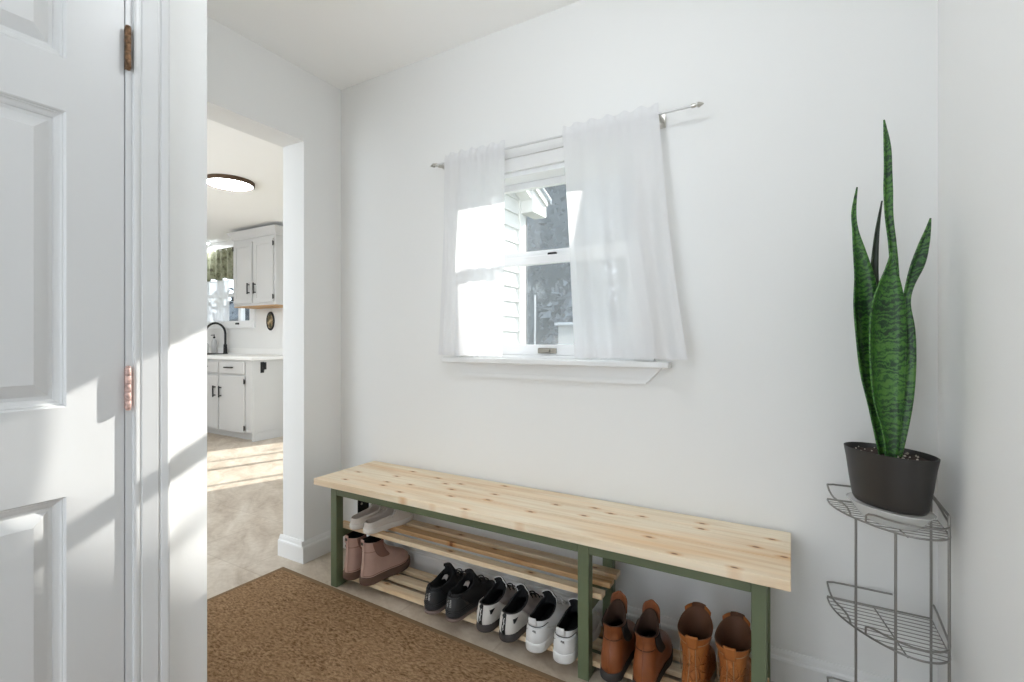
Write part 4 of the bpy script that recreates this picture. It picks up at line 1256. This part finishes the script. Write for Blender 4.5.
# siding on the kitchen's outer wall (faces +X): lapped boards, corner board
EX = -2.205
m = MB(); pitch = .135; z = -.3; prof_s = []
while z < 2.9:
    m.prism([(EX, z), (EX+.020, z+.001), (EX+.004, z+pitch), (EX, z+pitch)], 1, YB+.165, 3.93)
    z += pitch
struct('wall_outside_siding', m, 'siding_vinyl')
struct('trim_2', MB().box(EX+.0, EX+.028, 3.92, 4.055, -.3, 2.95, .003).box(EX-.12, EX+.028, 4.03, 4.058, -.3, 2.42, .003).box(EX-.10, EX, KY+.15, 4.055, -.3, 2.42), 'siding_vinyl')
# kitchen roof: slopes down to +Y, rake over the siding
def roof_z(y, off=0): return 2.655-.41*(y-3.55)+off
ry0, ry1 = 1.97, 4.27
m = MB(); m.prism([(ry0, roof_z(ry0, .06)), (ry1, roof_z(ry1, .06)), (ry1, roof_z(ry1, .11)), (ry0, roof_z(ry0, .11))], 0, KX-.3, -2.02)
struct('roof', m, 'roof_shingle')
m = MB(); m.prism([(ry0, roof_z(ry0, -.10)), (4.17, roof_z(4.17, -.10)), (4.17, roof_z(4.17, .06)), (ry0, roof_z(ry0, .06))], 0, EX+.028, -2.06)
m.prism([(ry0, roof_z(ry0, .0)), (4.20, roof_z(4.20, .0)), (4.20, roof_z(4.20, .06)), (ry0, roof_z(ry0, .06))], 0, -2.06, -2.03)
# eave return box
m.prism([(3.94, 2.285), (4.21, 2.285), (4.21, 2.385), (3.94, 2.48)], 0, EX+.028, -2.05)
struct('trim_3', m, 'siding_vinyl')
m = MB()
m.tube([(-2.03, ry0, roof_z(ry0, .085)), (-2.03, 4.25, roof_z(4.25, .085))], .022, 8)
struct('trim_4', m, 'roof_metal')

# trees
def foliage(name, mat, parent, h, rad, n, z0=.5, shape='round', sz=.22, seed=1):
    random.seed(seed); m = MB()
    for i in range(n):
        v = random.random()
        if shape == 'cone':
            v = 1-(random.random())**.5*1.0; rr_ = rad*(1-v)
            a = random.random()*2*PI; q = random.uniform(.72, 1.0)
            c = Vector((rr_*q*math.cos(a), rr_*q*math.sin(a), z0+(h-z0)*v))
        else:
            th = random.random()*2*PI; cz = random.uniform(-1, 1); q = random.uniform(.75, 1.0)*(1+.18*math.sin(3*th+4*cz))
            s_ = math.sqrt(1-cz*cz)
            c = Vector((rad*q*s_*math.cos(th), rad*q*s_*math.sin(th), (h+z0)/2+(h-z0)/2*q*cz))
        d = Vector((random.gauss(0, 1), random.gauss(0, 1), random.gauss(0, .7))).normalized()
        e = d.cross(Vector((random.gauss(0, 1), random.gauss(0, 1), random.gauss(0, 1)))).normalized()
        k = sz*random.uniform(.6, 1.2)
        vs = [m.bm.verts.new(c+x) for x in (-d*k*.2-e*k*.45, d*k*.9, d*k*.9+e*k*.1, -d*k*.2+e*k*.45)]
        m.bm.faces.new(vs)
    # dense core
    if shape == 'cone': m.lathe([(rad*.98, z0), (rad*.49, z0+(h-z0)*.5), (.02, z0+(h-z0)*.985)], 40)
    else: m.blob((0, 0, (h+z0)/2), 1, 3, .14, (rad*.84, rad*.84, (h-z0)/2*.84))
    o = m.build(name, mat, parent); return o
def tree(name, lab, x, y, h, rad, mat, shape, n, sz, seed, group=None, z0=.5):
    t = thing(name, lab, 'tree', (x, y, -.3), 0, group)
    foliage('foliage', mat, t, h, rad, n, z0, shape, sz, seed)
    m = MB(); m.tube([(0, 0, 0), (.03, .02, z0*.6), (0, 0, z0+(h-z0)*.4)], [.16, .12, .08], 8); m.build('trunk', 'bark', t, smooth=True)
    return t
G = 'blue green trees beyond the yard'
first = None
for k, (x, y, h, r_) in enumerate([(-5.2, 11.0, 9.0, 1.75), (-9.4, 11.2, 9.2, 1.75), (-7.5, 15.4, 9.6, 1.75), (-11.7, 15.6, 9.4, 1.75), (-3.4, 15.4, 8.6, 1.70), (.4, 18.5, 6.0, 2.3)]):
    if first is None:
        first = tree('garden_tree', 'x', x, y, 9.0, 1.75, 'blue_spruce', 'round', 9000, .12, 4, G, z0=.25); t_ = first
    else:
        t_ = copy_tree(first); t_.location = (x, y, -.3); t_.rotation_euler = (0, 0, k*1.3); s_ = r_/1.75; t_.scale = (s_, s_, h/9.0)
    t_['label'] = 'tall blue green tree seen hazily through the window panes'
conifer = tree('conifer_tree', 'tall dense evergreen standing to the right outside the window', 1.62, 5.24, 7.3, 2.06, 'conifer_green', 'cone', 7000, .07, 9, None, .05)
sh = tree('garden_shrub', 'dark shrub behind the grey shed, low in the right window pane', -3.02, 7.9, 2.5, .75, 'dark_shrub', 'round', 1600, .14, 12, None, .05)
sh['category'] = 'shrub'
ks_ = tree('kitchen_shrub', 'dark rounded shrub outside the kitchen sink window', -8.9, 5.55, 2.5, .8, 'dark_shrub', 'round', 1600, .10, 21, None, .05)
ks_['category'] = 'shrub'
ks_.name = 'garden_shrub.001'
# shed and post
SXX, SYY = -2.32, 6.3
shed = thing('garden_shed', 'small grey flat topped shed seen low in the right window pane', 'shed', (SXX, SYY, -.3))
MB().box(-.40, .50, -.35, .35, 0, 1.60, .01).build('shed_body', 'shed_grey', shed)
MB().box(-.44, .54, -.39, .39, 1.60, 1.64, .008).build('shed_roof', 'roof_metal', shed)
MB().box(-.05, .40, -.362, -.352, .1, 1.45, .005).build('shed_door', 'shed_grey', shed)
pole = thing('marker_post', 'thin pale post standing in the yard outside the window', 'post', (-3.30, 6.4, -.3))
MB().lathe([(.016, 0), (.016, 2.05), (.010, 2.08)], 10).build('shaft', 'post_white', pole, smooth=True)
MB().lathe([(.08, 0), (.07, .03), (.03, .05)], 12).build('foot', 'shed_grey', pole, smooth=True)

# ------------------------------------------------------------------ light
sun = bpy.data.lights.new('sun', 'SUN'); sun.energy = 8.0; sun.angle = R(.53); sun.color = (1, .965, .91)
so_ = bpy.data.objects.new('sun', sun); COL.objects.link(so_)
dvec = Vector((-.37, -1, -.51))
so_.rotation_euler = dvec.to_track_quat('-Z', 'Y').to_euler(); so_.location = (3, 8, 6)
W = bpy.data.worlds.new('world'); sc.world = W; W.use_nodes = True
bg = W.node_tree.nodes['Background']; bg.inputs['Color'].default_value = (.83, .915, 1.0, 1); bg.inputs['Strength'].default_value = 2.6

# ------------------------------------------------------------------ camera
cam = bpy.data.cameras.new('camera'); cam.sensor_width = 36; cam.lens = 36*484/1024; cam.shift_y = -.001; cam.clip_start = .02
co = bpy.data.objects.new('camera', cam); COL.objects.link(co)
co.location = (0, 0, 1.107); co.rotation_euler = (PI/2, 0, R(30))
sc.camera = co
sc.view_settings.view_transform = 'Standard'; sc.view_settings.look = 'None'
sc.view_settings.gamma = 1; sc.view_settings.use_curve_mapping = False
sc.view_settings.exposure = 0.46
cy = sc.cycles
cy.max_bounces = 16; cy.diffuse_bounces = 10; cy.transparent_max_bounces = 24; cy.glossy_bounces = 4
cy.sample_clamp_indirect = 6
try:
    cy.use_denoising = True; cy.denoiser = 'OPENIMAGEDENOISE'
except Exception: pass
